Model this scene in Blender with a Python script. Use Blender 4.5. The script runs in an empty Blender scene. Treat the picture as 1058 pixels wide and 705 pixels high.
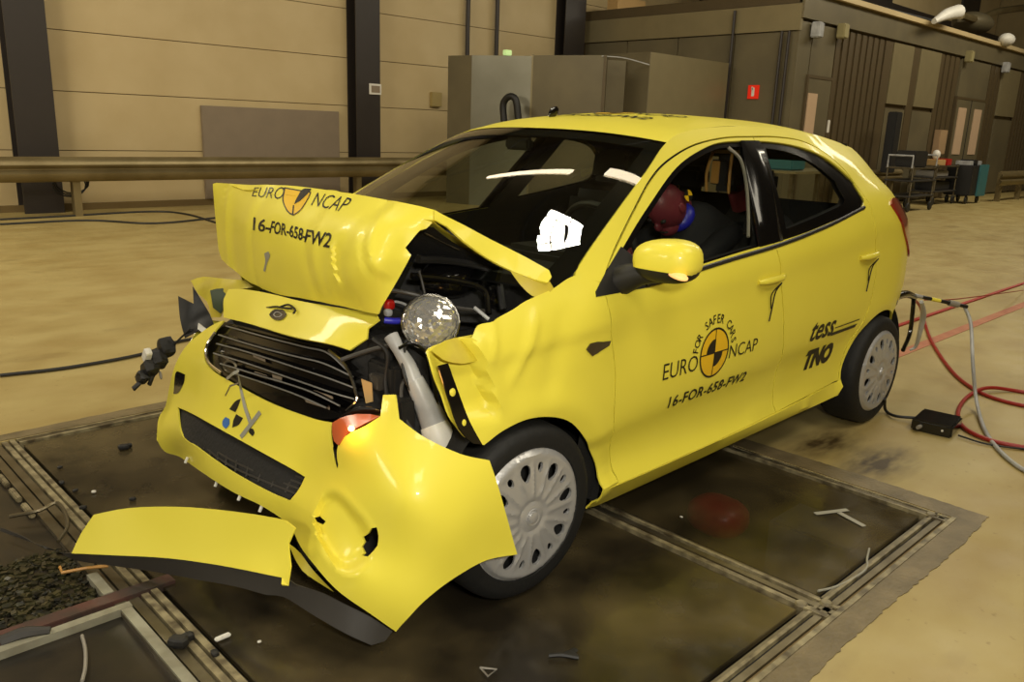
import bpy, bmesh, math, random
import numpy as np
from mathutils import Vector, Matrix
from mathutils.geometry import delaunay_2d_cdt
random.seed(7)
scn = bpy.context.scene
COL = scn.collection

# ------------------------------------------------------------------ camera
cd = bpy.data.cameras.new('camera'); cam = bpy.data.objects.new('camera', cd); COL.objects.link(cam)
cd.sensor_fit = 'HORIZONTAL'; cd.sensor_width = 36; cd.lens = 29.0416
cam.matrix_world = Matrix([[0.720525, 0.148787, -0.677278, -1.684209], [-0.692565, 0.203147, -0.69216, -2.437029], [0.034603, 0.967778, 0.249417, 1.416485], [0.0, 0.0, 0.0, 1.0]])
cd.clip_start = .05; cd.clip_end = 200
scn.camera = cam
VIEW = cam.matrix_world.translation.copy()
# ------------------------------------------------------------------ light
w = bpy.data.worlds.new('hall_air'); scn.world = w; w.use_nodes = True
w.node_tree.nodes['Background'].inputs[0].default_value = (1, .82, .55, 1)
w.node_tree.nodes['Background'].inputs[1].default_value = .12
def area(name, loc, target, sx, sy, power, col=(1, .90, .70)):
    l = bpy.data.lights.new(name, 'AREA'); l.shape = 'RECTANGLE'; l.size = sx; l.size_y = sy; l.energy = power; l.color = col
    o = bpy.data.objects.new(name, l); COL.objects.link(o); o.location = loc
    o.rotation_euler = (Vector(target) - Vector(loc)).to_track_quat('-Z', 'Y').to_euler()
    return o
area('added_front_fill', (-8.5, 1.0, 3.4), (-.3, 0, .8), 2.4, 1.2, 170)  # added low fill to brighten bonnet and bumper, not a hall fixture
area('film_lamps_front', (-3.0, -5.2, 6.6), (-.2, -.4, .4), 2.0, 1.0, 110)
area('camera_flash', (-1.70, -2.85, 1.80), (.3, -.3, .6), .30, .16, 54, (1, .94, .80))
area('film_lamps_side', (3.0, -4.6, 7.2), (2.2, -.9, .2), 4.5, 3.0, 230)
area('hall_lamps_middle', (-4, 6.5, 7.4), (1, 9.0, 0), 4, 1.5, 520)
area('hall_lamps_right', (9, 1.0, 7.4), (9, 6.0, 0), 6, 1.5, 360)
area('hall_lamps_far', (20, 1.0, 7.4), (20, 4.0, 1), 10, 1.5, 520)
scn.view_settings.view_transform = 'Standard'; scn.view_settings.look = 'None'
scn.view_settings.exposure = 0.0; scn.view_settings.gamma = 1.0; scn.view_settings.use_curve_mapping = False

# ------------------------------------------------------------------ materials
def lin(c):
    return tuple(((v/255)/12.92 if v/255 <= .04045 else ((v/255+.055)/1.055)**2.4) for v in c) + (1,)
def mat(name, rgb, rough=.5, metal=0, coat=0, var=None, scale=4, detail=4, bump=0, bscale=60, spec=.5, emit=None, estr=0):
    m = bpy.data.materials.new(name); m.use_nodes = True; nt = m.node_tree; b = nt.nodes['Principled BSDF']
    b.inputs['Roughness'].default_value = rough; b.inputs['Metallic'].default_value = metal
    b.inputs['Coat Weight'].default_value = coat; b.inputs['Coat Roughness'].default_value = .06
    b.inputs['Specular IOR Level'].default_value = spec
    c = lin(rgb)
    tc = nt.nodes.new('ShaderNodeTexCoord')
    n = nt.nodes.new('ShaderNodeTexNoise'); n.inputs['Scale'].default_value = scale; n.inputs['Detail'].default_value = detail
    nt.links.new(tc.outputs['Object'], n.inputs['Vector'])
    r = nt.nodes.new('ShaderNodeValToRGB'); nt.links.new(n.outputs['Fac'], r.inputs[0])
    c2 = lin(var) if var else tuple(v*.93 for v in c[:3]) + (1,)
    r.color_ramp.elements[0].position = .35; r.color_ramp.elements[0].color = c2
    r.color_ramp.elements[1].position = .65; r.color_ramp.elements[1].color = c
    nt.links.new(r.outputs[0], b.inputs['Base Color'])
    if bump:
        n2 = nt.nodes.new('ShaderNodeTexNoise'); n2.inputs['Scale'].default_value = bscale; n2.inputs['Detail'].default_value = 4
        nt.links.new(tc.outputs['Object'], n2.inputs['Vector'])
        bp = nt.nodes.new('ShaderNodeBump'); bp.inputs['Strength'].default_value = bump; bp.inputs['Distance'].default_value = .01
        nt.links.new(n2.outputs['Fac'], bp.inputs['Height']); nt.links.new(bp.outputs[0], b.inputs['Normal'])
    if emit:
        b.inputs['Emission Color'].default_value = lin(emit); b.inputs['Emission Strength'].default_value = estr
    return m
def glassmat(name, tint, alpha, rough=.01):
    m = bpy.data.materials.new(name); m.use_nodes = True; nt = m.node_tree; nt.nodes.clear()
    out = nt.nodes.new('ShaderNodeOutputMaterial'); mx = nt.nodes.new('ShaderNodeMixShader')
    tr = nt.nodes.new('ShaderNodeBsdfTransparent'); tr.inputs[0].default_value = (*tint, 1)
    gl = nt.nodes.new('ShaderNodeBsdfGlossy'); gl.inputs['Roughness'].default_value = rough
    fr = nt.nodes.new('ShaderNodeFresnel'); ge = nt.nodes.new('ShaderNodeNewGeometry')
    mi = nt.nodes.new('ShaderNodeMix'); mi.inputs[2].default_value = 1.55; mi.inputs[3].default_value = 1/1.55
    nt.links.new(ge.outputs['Backfacing'], mi.inputs[0]); nt.links.new(mi.outputs[0], fr.inputs[0])
    mm = nt.nodes.new('ShaderNodeMath'); mm.operation = 'MULTIPLY_ADD'; mm.inputs[1].default_value = 1.25; mm.inputs[2].default_value = alpha
    nt.links.new(fr.outputs[0], mm.inputs[0]); nt.links.new(mm.outputs[0], mx.inputs[0])
    nt.links.new(tr.outputs[0], mx.inputs[1]); nt.links.new(gl.outputs[0], mx.inputs[2]); nt.links.new(mx.outputs[0], out.inputs[0])
    return m
M = {}
M['yellow'] = mat('yellow_paint', (234, 221, 78), .42, coat=.25, spec=.3, var=(231, 218, 74), scale=3)
M['yellow_matte'] = mat('yellow_inner_paint', (205, 190, 55), .5, var=(190, 170, 50), scale=12)
M['black'] = mat('black_plastic', (26, 25, 24), .55)
M['gloss'] = mat('black_gloss', (14, 13, 13), .18, coat=.3)
M['rubber'] = mat('tyre_rubber', (15, 15, 14), .7, bump=.3, bscale=40)
M['liner'] = mat('dark_liner', (22, 21, 20), .8, bump=.4)
M['dkgrey'] = mat('dark_grey_plastic', (52, 49, 45), .5)
M['grey'] = mat('grey_plastic', (140, 135, 125), .5)
M['silver'] = mat('silver_wheel_paint', (186, 186, 186), .36, metal=.45, coat=.2)
M['chrome'] = mat('chrome', (238, 236, 230), .16, metal=1)
M['reflector'] = mat('faceted_reflector', (245, 244, 240), .1, metal=.8, coat=.5)
M['frit'] = mat('black_screen_edge', (10, 10, 10), .9, spec=.1)
M['slat'] = mat('slat_edge_grey', (150, 150, 148), .35, metal=.6)
M['steel'] = mat('brushed_steel', (120, 112, 92), .35, metal=.7, var=(95, 86, 66), scale=9)
M['zinc'] = mat('galvanised_steel', (150, 138, 105), .45, metal=.5, var=(125, 113, 84), scale=3)
M['white'] = mat('white_plastic', (225, 222, 212), .45)
M['offwhite'] = mat('milky_plastic', (176, 177, 176), .4, var=(150, 150, 150), scale=9)
M['ink'] = mat('black_print', (22, 20, 16), .45)
M['amberink'] = mat('amber_print', (236, 190, 30), .45)
M['blueink'] = mat('blue_print', (60, 110, 180), .45)
M['tape'] = mat('grey_tape', (150, 148, 135), .5)
M['red'] = mat('red_plastic', (175, 25, 18), .35)
M['redhose'] = mat('red_hose', (150, 32, 22), .45)
M['blue'] = mat('blue_plastic', (38, 40, 170), .4)
M['teal'] = mat('teal_paint', (50, 105, 110), .5)
M['greenboard'] = mat('green_board', (52, 66, 40), .5)
M['maroon'] = mat('maroon_vinyl', (118, 48, 58), .45)
M['tan'] = mat('tan_vinyl', (190, 140, 70), .5)
M['suit'] = mat('dark_suit', (24, 24, 28), .8)
M['taillens'] = mat('tail_lamp_red', (150, 10, 14), .12, coat=.8)
M['amber'] = mat('amber_lens_lit', (150, 80, 50), .12, emit=(240, 100, 30), estr=.12)
M['bulb'] = mat('lit_bulb', (255, 220, 150), .3, emit=(255, 205, 110), estr=9)
M['lens'] = mat('mirror_lens_lit', (235, 170, 100), .2, emit=(255, 190, 120), estr=.9)
M['interior'] = mat('interior_fabric', (22, 22, 23), .85)
M['glass'] = glassmat('side_glass', (.86, .88, .82), .0)
M['wglass'] = glassmat('windscreen_glass', (.72, .76, .66), .02)
M['wallpanel'] = mat('wall_panel_paint', (196, 176, 132), .55, var=(188, 167, 122), scale=1.3)
M['wallgap'] = mat('wall_gap', (120, 100, 60), .8)
M['column'] = mat('dark_column_paint', (48, 42, 38), .45)
M['board'] = mat('grey_board', (137, 122, 102), .6)
M['cabin'] = mat('cabin_panel_grey', (112, 103, 78), .45, metal=.2, var=(102, 94, 72), scale=1.5)
M['cabin_dark'] = mat('cabin_panel_dark', (84, 71, 47), .5, metal=.1)
M['cabin_light'] = mat('cabin_panel_light', (138, 127, 95), .4, metal=.3)
M['sheet'] = mat('sheet_metal', (136, 134, 120), .32, metal=.6, var=(124, 121, 106), scale=1.2)
M['winlit'] = mat('lit_window', (178, 150, 118), .4, emit=(225, 190, 150), estr=.08)
M['lamp'] = mat('lamp_tube', (255, 240, 215), .4, emit=(255, 236, 200), estr=9)
M['signred'] = mat('sign_red', (225, 40, 15), .4, emit=(225, 40, 15), estr=.25)
M['cardboard'] = mat('cardboard', (185, 150, 95), .7)

# ------------------------------------------------------------------ helpers
def tag(o, label=None, cat=None, group=None, kind=None):
    if label: o['label'] = label
    if cat: o['category'] = cat
    if group: o['group'] = group
    if kind: o['kind'] = kind
    return o
def empty(name, loc, label, cat, group=None, rz=0):
    o = bpy.data.objects.new(name, None); COL.objects.link(o); o.location = loc; o.rotation_euler.z = rz; o.empty_display_size = .1
    return tag(o, label, cat, group)
def link(name, me, m, parent=None, smooth=False, world=True):
    o = bpy.data.objects.new(name, me); COL.objects.link(o)
    if m is not None: me.materials.append(m)
    if smooth:
        for p in me.polygons: p.use_smooth = True
    if parent:
        o.parent = parent
        if world:                      # the mesh is written in hall coordinates: take the parents' offset out of it
            mt = Matrix.Identity(4); q = parent
            while q:
                mt = q.matrix_basis @ mt; q = q.parent
            me.transform(mt.inverted())
    return o
def mk(name, vs, fs, m, parent=None, smooth=False, world=True):
    me = bpy.data.meshes.new(name); me.from_pydata([tuple(v) for v in vs], [], fs); me.update()
    return link(name, me, m, parent, smooth, world)
class B:
    """collects simple solids into one mesh"""
    def __init__(s): s.bm = bmesh.new()
    def box(s, x0, x1, y0, y1, z0, z1, rot=None, bev=0):
        r = bmesh.ops.create_cube(s.bm, size=1); vs = r['verts']
        for v in vs:
            v.co = Vector(((x0+x1)/2 + v.co.x*(x1-x0), (y0+y1)/2 + v.co.y*(y1-y0), (z0+z1)/2 + v.co.z*(z1-z0)))
        if rot:
            c = Vector(((x0+x1)/2, (y0+y1)/2, (z0+z1)/2))
            for v in vs: v.co = c + rot @ (v.co - c)
        if bev:
            es = list({e for v in vs for e in v.link_edges})
            bmesh.ops.bevel(s.bm, geom=es, offset=bev, segments=2, affect='EDGES')
        return s
    def tube(s, pts, r, n=10, caps=True, sm=6):
        pts = [Vector(p) for p in pts]
        rs = list(r) if isinstance(r, (list, tuple)) else [r]*len(pts)
        if sm > 1 and len(pts) > 2:
            P2, R2 = [], []
            for i in range(len(pts)-1):
                a, b_ = pts[i], pts[i+1]; p0 = pts[i-1] if i else a*2-b_; p3 = pts[i+2] if i+2 < len(pts) else b_*2-a
                for k in range(sm):
                    t = k/sm
                    P2.append(.5*((2*a)+(b_-p0)*t+(2*p0-5*a+4*b_-p3)*t*t+(3*a-p0-3*b_+p3)*t**3)); R2.append(rs[i]*(1-t)+rs[i+1]*t)
            P2.append(pts[-1]); R2.append(rs[-1]); pts, rs = P2, R2
        prev = None; rings = []; up = Vector((0, 0, 1))
        for i, p in enumerate(pts):
            d = (pts[min(i+1, len(pts)-1)] - pts[max(i-1, 0)]).normalized()
            if prev is None:
                a = d.cross(up);
                if a.length < .01: a = d.cross(Vector((1, 0, 0)))
            else: a = prev - d*prev.dot(d)
            a.normalize(); prev = a; b_ = d.cross(a)
            rings.append([s.bm.verts.new(p + (a*math.cos(q)+b_*math.sin(q))*rs[i]) for q in [2*math.pi*k/n for k in range(n)]])
        for i in range(len(rings)-1):
            for k in range(n):
                s.bm.faces.new((rings[i][k], rings[i][(k+1) % n], rings[i+1][(k+1) % n], rings[i+1][k]))
        if caps:
            s.bm.faces.new(rings[0][::-1]); s.bm.faces.new(rings[-1])
        return s
    def lathe(s, prof, c, axis='y', n=32, a0=0, a1=2*math.pi):
        """prof: list of (radius, along)"""
        c = Vector(c); full = abs(a1-a0-2*math.pi) < 1e-6; m = n if full else n+1; rings = []
        for r, h in prof:
            ring = []
            for k in range(m):
                t = a0+(a1-a0)*k/n; u, v = r*math.cos(t), r*math.sin(t)
                d = {'y': (u, h, v), 'z': (u, v, h), 'x': (h, u, v)}[axis]
                ring.append(s.bm.verts.new(c + Vector(d)))
            rings.append(ring)
        for i in range(len(rings)-1):
            for k in range(n):
                k2 = (k+1) % m
                s.bm.faces.new((rings[i][k], rings[i][k2], rings[i+1][k2], rings[i+1][k]))
        return s
    def ball(s, c, rx, ry, rz, rot=None, seg=20, power=1.0):
        r = bmesh.ops.create_uvsphere(s.bm, u_segments=seg, v_segments=seg//2+2, radius=1)
        for v in r['verts']:
            q = v.co.copy()
            if power != 1:
                q = Vector([math.copysign(abs(t)**power, t) for t in q])
            q = Vector((q.x*rx, q.y*ry, q.z*rz))
            if rot: q = rot @ q
            v.co = Vector(c) + q
        return s
    def build(s, name, m, parent=None, smooth=False, world=True):
        bmesh.ops.recalc_face_normals(s.bm, faces=s.bm.faces)
        me = bpy.data.meshes.new(name); s.bm.to_mesh(me); s.bm.free()
        o = link(name, me, m, parent, smooth, world)
        if smooth: me.set_sharp_from_angle(angle=math.radians(40))
        return o
def box(name, x0, x1, y0, y1, z0, z1, m, parent=None, bev=0, rot=None):
    return B().box(x0, x1, y0, y1, z0, z1, rot, bev).build(name, m, parent)
def ribbon(name, pts, width, m, parent=None, thick=.0015, nrm=(0, 0, 1)):
    """flat tape laid along 3D points"""
    pts = [Vector(p) for p in pts]; vs = []; fs = []; nrm = Vector(nrm).normalized()
    for i, p in enumerate(pts):
        d = (pts[min(i+1, len(pts)-1)] - pts[max(i-1, 0)]).normalized(); a = d.cross(nrm).normalized()*width/2
        for q in (p-a, p+a): vs += [q, q+nrm*thick]
    for i in range(len(pts)-1):
        a = i*4; b_ = a+4
        fs += [(a, b_, b_+2, a+2), (a+1, a+3, b_+3, b_+1), (a, a+1, b_+1, b_), (a+2, b_+2, b_+3, a+3)]
    fs += [(0, 2, 3, 1), (len(vs)-4, len(vs)-3, len(vs)-1, len(vs)-2)]
    return mk(name, vs, fs, m, parent)

def cr(pts, closed=True, step=.02, corner=38):
    """Catmull-Rom resampling that keeps sharp corners"""
    P = [np.array(p, float) for p in pts]; n = len(P); D = len(P[0])
    def iscorner(i):
        if not closed and (i == 0 or i == n-1): return True
        a = P[i]-P[i-1]; b_ = P[(i+1) % n]-P[i]
        c = (a@b_)/(np.linalg.norm(a)*np.linalg.norm(b_)+1e-12)
        return math.degrees(math.acos(max(-1, min(1, c)))) > corner
    C_ = [iscorner(i) for i in range(n)]; out = []
    for i in range(n if closed else n-1):
        a, b_ = P[i], P[(i+1) % n]
        p0 = P[i-1] if not C_[i] else 2*a-b_
        p3 = P[(i+2) % n] if not C_[(i+1) % n] else 2*b_-a
        k = max(1, int(np.linalg.norm(b_-a)/step))
        for j in range(k):
            t = j/k
            out.append(.5*((2*a)+(b_-p0)*t+(2*p0-5*a+4*b_-p3)*t*t+(3*a-p0-3*b_+p3)*t**3))
    if not closed: out.append(P[-1])
    return [tuple(o) for o in out]
def inpoly(px, py, poly):
    poly = np.array(poly); x, y = poly[:, 0], poly[:, 1]; x2, y2 = np.roll(x, -1), np.roll(y, -1)
    ins = np.zeros(len(px), bool)
    for a, b_, c, d in zip(x, y, x2, y2):
        k = ((b_ > py) != (d > py))
        with np.errstate(all='ignore'):
            ins ^= k & (px < (c-a)*(py-b_)/(d-b_+1e-15)+a)
    return ins
def tri2d(outline, holes, grid):
    loops = [outline]+list(holes); V, E = [], []
    for L in loops:
        s = len(V); V += [tuple(p) for p in L]; E += [(s+i, s+(i+1) % len(L)) for i in range(len(L))]
    o = np.array(outline); x0, y0 = o.min(0); x1, y1 = o.max(0)
    gx, gy = np.meshgrid(np.arange(x0, x1, grid), np.arange(y0, y1, grid*.87)); gx[1::2] += grid/2
    gx, gy = gx.ravel(), gy.ravel()
    keep = inpoly(gx, gy, outline)
    for h in holes: keep &= ~inpoly(gx, gy, h)
    b_ = np.array(V)
    for i in range(len(gx)):
        if keep[i] and ((b_[:, 0]-gx[i])**2+(b_[:, 1]-gy[i])**2).min() < (grid*.5)**2: keep[i] = False
    V += list(zip(gx[keep], gy[keep]))
    v, e, f, *_ = delaunay_2d_cdt([Vector(p) for p in V], E, [], 0, 1e-6, False)
    v = np.array([tuple(p) for p in v]); f = [t for t in f if len(t) == 3]
    c = np.array([v[list(t)].mean(0) for t in f])
    ins = inpoly(c[:, 0], c[:, 1], outline)
    for h in holes: ins &= ~inpoly(c[:, 0], c[:, 1], h)
    f = [t for t, k in zip(f, ins) if k]
    used = sorted({i for t in f for i in t}); mp = {a: i for i, a in enumerate(used)}
    return v[used], [tuple(mp[i] for i in t) for t in f]
def finish(o, thick, inward=True):
    if thick:
        s = o.modifiers.new('thickness', 'SOLIDIFY'); s.thickness = thick; s.offset = -1 if inward else 1
    o.data.set_sharp_from_angle(angle=math.radians(38))
    if thick: es = o.modifiers.new('edges', 'EDGE_SPLIT'); es.split_angle = math.radians(42)
    return o
def patch(name, outline, holes, fn, m, parent, grid=.04, thick=.012, out=(0, -1, 0), smooth_outline=True, step=.025):
    """2D outline triangulated and laid on the surface fn(u,v) -> xyz"""
    ol = cr(outline, step=step) if smooth_outline else outline
    hs = [cr(h, step=step) if smooth_outline else h for h in holes]
    v, f = tri2d(ol, hs, grid)
    vs = [Vector(fn(a, b_)) for a, b_ in v]
    acc = Vector((0, 0, 0))
    for t in f: acc += (vs[t[1]]-vs[t[0]]).cross(vs[t[2]]-vs[t[0]])
    if acc.dot(Vector(out)) < 0: f = [t[::-1] for t in f]
    o = mk(name, vs, f, m, parent, True)
    return finish(o, thick)
def sheet(name, outline, m, parent, inner=(), holes=(), grid=.03, thick=.004, warp=None, step=.02, view=None, shift=0, corner=38, lam=1e-4):
    """freely warped sheet metal: 3D outline and 3D inner points, a smooth surface through all of them"""
    ol = [np.array(p, float) for p in outline]; cen = np.mean(ol, 0)
    n = np.array(view, float) if view is not None else np.array(VIEW)-cen
    n /= np.linalg.norm(n); u = np.cross((0, 0, 1), n); u /= np.linalg.norm(u); v = np.cross(n, u)
    pr = lambda p: ((np.array(p)-cen)@u, (np.array(p)-cen)@v, (np.array(p)-cen)@n)
    K = np.array([pr(p) for p in list(outline)+list(inner)+[q for h in holes for q in h]])
    d = np.sqrt(((K[:, None, :2]-K[None, :, :2])**2).sum(2)); N = len(K)
    phi = lambda r: r**2*np.log(r+1e-9)
    A = np.zeros((N+3, N+3)); A[:N, :N] = phi(d)+np.eye(N)*lam; A[:N, N] = 1; A[:N, N+1:N+3] = K[:, :2]; A[N:, :N] = A[:N, N:].T
    wts = np.linalg.lstsq(A, np.r_[K[:, 2], 0, 0, 0], rcond=None)[0]
    o2 = cr([k[:2] for k in K[:len(ol)]], step=step, corner=corner); h2 = [cr([pr(q)[:2] for q in h], step=step, corner=corner) for h in holes]
    vv, f = tri2d(o2, h2, grid)
    h = phi(np.sqrt(((vv[:, None]-K[None, :, :2])**2).sum(2)))@wts[:N]+wts[N]+vv@wts[N+1:]
    vs = cen+vv[:, :1]*u+vv[:, 1:]*v+(h[:, None]+shift)*n
    if warp is not None: vs = np.array([np.array(p)+n*warp(*p) for p in vs])
    a, b_, c = vs[f[0][0]], vs[f[0][1]], vs[f[0][2]]
    if np.cross(b_-a, c-a)@n < 0: f = [t[::-1] for t in f]
    o = mk(name, vs, f, m, parent, True)
    return finish(o, thick)
def strip(name, rows, m, parent, thick=0, smooth=True, flip=False, closed=False, skip=None):
    """grid surface through rows of 3D points"""
    n = len(rows[0]); vs = [p for r in rows for p in r]; fs = []
    for i in range(len(rows)-1):
        for j in range(n-1 if not closed else n):
            if skip and skip(i, j): continue
            q = (i*n+j, i*n+(j+1) % n, (i+1)*n+(j+1) % n, (i+1)*n+j)
            fs.append(q[::-1] if flip else q)
    return finish(mk(name, vs, fs, m, parent, smooth), thick)
def text_mesh(body, size, width=None, bold=0, shear=0, spacing=1.0, res=3):
    """2D lettering as triangles: verts (u,v), faces; left bottom at 0,0"""
    c = bpy.data.curves.new('lettering', 'FONT'); c.body = body; c.size = size; c.offset = bold; c.shear = shear; c.space_character = spacing; c.resolution_u = res
    o = bpy.data.objects.new('lettering', c); COL.objects.link(o)
    dg = bpy.context.evaluated_depsgraph_get(); me = bpy.data.meshes.new_from_object(o.evaluated_get(dg))
    v = np.array([t.co[:2] for t in me.vertices]); f = [tuple(p.vertices) for p in me.polygons]
    bpy.data.objects.remove(o); bpy.data.curves.remove(c); bpy.data.meshes.remove(me)
    v -= v.min(0)
    if width: v[:, 0] *= width/v[:, 0].max()
    return v, f
def fine(v, f, maxlen):
    """cut long lettering triangles so that they follow a curved surface"""
    bm = bmesh.new(); q = [bm.verts.new((a, b_, 0)) for a, b_ in v]
    for t in f:
        try: bm.faces.new([q[i] for i in t])
        except ValueError: pass
    for _ in range(4):
        es = [e for e in bm.edges if e.calc_length() > maxlen]
        if not es: break
        bmesh.ops.subdivide_edges(bm, edges=es, cuts=1); bmesh.ops.triangulate(bm, faces=bm.faces)
    bm.verts.index_update(); v = np.array([p.co[:2] for p in bm.verts]); f = [tuple(x.index for x in t.verts) for t in bm.faces]
    bm.free(); return v, f
# ================================================================== HALL
def struct(name, o): o.name = name; o['kind'] = 'structure'; return o
# floor: worn yellowish concrete, with the recess of the glass-covered filming pit cut out
PX0, PX1, PY0, PY1 = -.85, 1.64, -1.53, 1.55
def floor_mat():
    m = bpy.data.materials.new('worn_concrete'); m.use_nodes = True; nt = m.node_tree; b = nt.nodes['Principled BSDF']
    tc = nt.nodes.new('ShaderNodeTexCoord')
    def noise(sc, det, stretch=None):
        n = nt.nodes.new('ShaderNodeTexNoise'); n.inputs['Scale'].default_value = sc; n.inputs['Detail'].default_value = det
        if stretch:
            mp = nt.nodes.new('ShaderNodeMapping'); mp.inputs['Scale'].default_value = stretch; nt.links.new(tc.outputs['Object'], mp.inputs[0]); nt.links.new(mp.outputs[0], n.inputs['Vector'])
        else: nt.links.new(tc.outputs['Object'], n.inputs['Vector'])
        return n.outputs['Fac']
    def ramp(f, p0, c0, p1, c1):
        r = nt.nodes.new('ShaderNodeValToRGB'); nt.links.new(f, r.inputs[0])
        r.color_ramp.elements[0].position = p0; r.color_ramp.elements[0].color = c0; r.color_ramp.elements[1].position = p1; r.color_ramp.elements[1].color = c1
        return r.outputs[0]
    def mix(a, b_, f, bt='MIX'):
        x = nt.nodes.new('ShaderNodeMix'); x.data_type = 'RGBA'; x.blend_type = bt
        if isinstance(f, float): x.inputs[0].default_value = f
        else: nt.links.new(f, x.inputs[0])
        nt.links.new(a, x.inputs[6]); nt.links.new(b_, x.inputs[7]); return x.outputs[2]
    base = ramp(noise(.6, 6), .3, lin((164, 146, 92)), .7, lin((173, 156, 102)))
    blot = ramp(noise(1.7, 9, (1, 1.6, 1)), .34, lin((228, 218, 200)), .6, (1, 1, 1, 1))
    c = mix(base, blot, .8, 'MULTIPLY')
    speck = ramp(noise(28, 3), .66, (1, 1, 1, 1), .76, lin((190, 175, 150)))
    c = mix(c, speck, .5, 'MULTIPLY')
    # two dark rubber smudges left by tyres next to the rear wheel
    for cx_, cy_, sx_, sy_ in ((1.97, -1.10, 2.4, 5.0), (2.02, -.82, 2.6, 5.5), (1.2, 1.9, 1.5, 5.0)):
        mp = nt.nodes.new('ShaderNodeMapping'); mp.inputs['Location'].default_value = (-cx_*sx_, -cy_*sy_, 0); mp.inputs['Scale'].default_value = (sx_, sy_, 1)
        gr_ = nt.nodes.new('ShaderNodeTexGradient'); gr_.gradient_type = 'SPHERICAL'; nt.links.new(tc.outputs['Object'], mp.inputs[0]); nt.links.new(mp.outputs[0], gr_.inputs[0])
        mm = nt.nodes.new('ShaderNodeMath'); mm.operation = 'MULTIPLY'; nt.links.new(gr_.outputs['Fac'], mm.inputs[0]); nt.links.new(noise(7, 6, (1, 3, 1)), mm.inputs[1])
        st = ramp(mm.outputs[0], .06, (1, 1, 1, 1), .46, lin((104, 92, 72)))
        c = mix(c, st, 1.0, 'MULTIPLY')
    # tyre-rubber marks
    marks = ramp(noise(1.3, 5, (.9, 1.8, 1)), .62, (1, 1, 1, 1), .80, lin((165, 150, 128)))
    c = mix(c, marks, .6, 'MULTIPLY')
    nt.links.new(c, b.inputs['Base Color'])
    nt.links.new(ramp(noise(4, 4), .3, (.42, .42, .42, 1), .7, (.62, .62, .62, 1)), b.inputs['Roughness'])
    bp = nt.nodes.new('ShaderNodeBump'); bp.inputs['Strength'].default_value = .12; bp.inputs['Distance'].default_value = .003
    nt.links.new(noise(60, 4), bp.inputs['Height']); nt.links.new(bp.outputs[0], b.inputs['Normal'])
    return m
M['floor'] = floor_mat()
fl_ = B()
for (x0, x1, y0, y1) in ((-14, -3.2, -10, 14), (-3.2, PX0-.30, PY1, 14), (PX0-.30, PX0, PY1, 14), (PX0, PX1, PY1, 14), (PX0, PX1, -10, PY0), (PX1, 34, -10, 14), (-3.2, PX0, -10, PY0)):
    fl_.box(x0, x1, y0, y1, -.12, 0)
flo = struct('floor', fl_.build('floor', M['floor']))
# darker repaired border round the pit, ragged edge
M['border'] = mat('brown_grout', (122, 108, 78), .5, var=(98, 86, 60), scale=7, bump=.3)
def ragged(x0, x1, y0, y1, side_, amp=.02, n=60):
    pts = []
    for i in range(n+1):
        t = i/n; a = (x0+(x1-x0)*t, y0+(y1-y0)*t); k = amp*math.sin(t*9)*math.sin(t*4+1)+random.uniform(-amp, amp)*.25
        pts.append((a[0]+side_[0]*k, a[1]+side_[1]*k))
    return pts
bdr = ragged(-1.3, 1.76, -1.65, -1.62, (0, 1), .016, 200)+ragged(1.76, 1.75, -1.62, 1.66, (1, 0), .012, 200)+ragged(1.75, -1.5, 1.66, 1.64, (0, 1), .015)
hole_ = [(PX0, PY0), (PX1, PY0), (PX1, PY1), (PX0, PY1)]
bd_out = bdr+[(-1.5, PY1+.01), (PX0-.005, PY1+.01), (PX0-.005, PY1+.005), (PX1+.005, PY1+.005), (PX1+.005, PY0-.005), (-1.3, PY0-.005)]
v, f = tri2d(bd_out, [], .15)
bo_ = mk('border_screed', [(a, b_, .003) for a, b_ in v], f, M['border'], flo); bo_.modifiers.new('t', 'SOLIDIFY').thickness = .003
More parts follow.
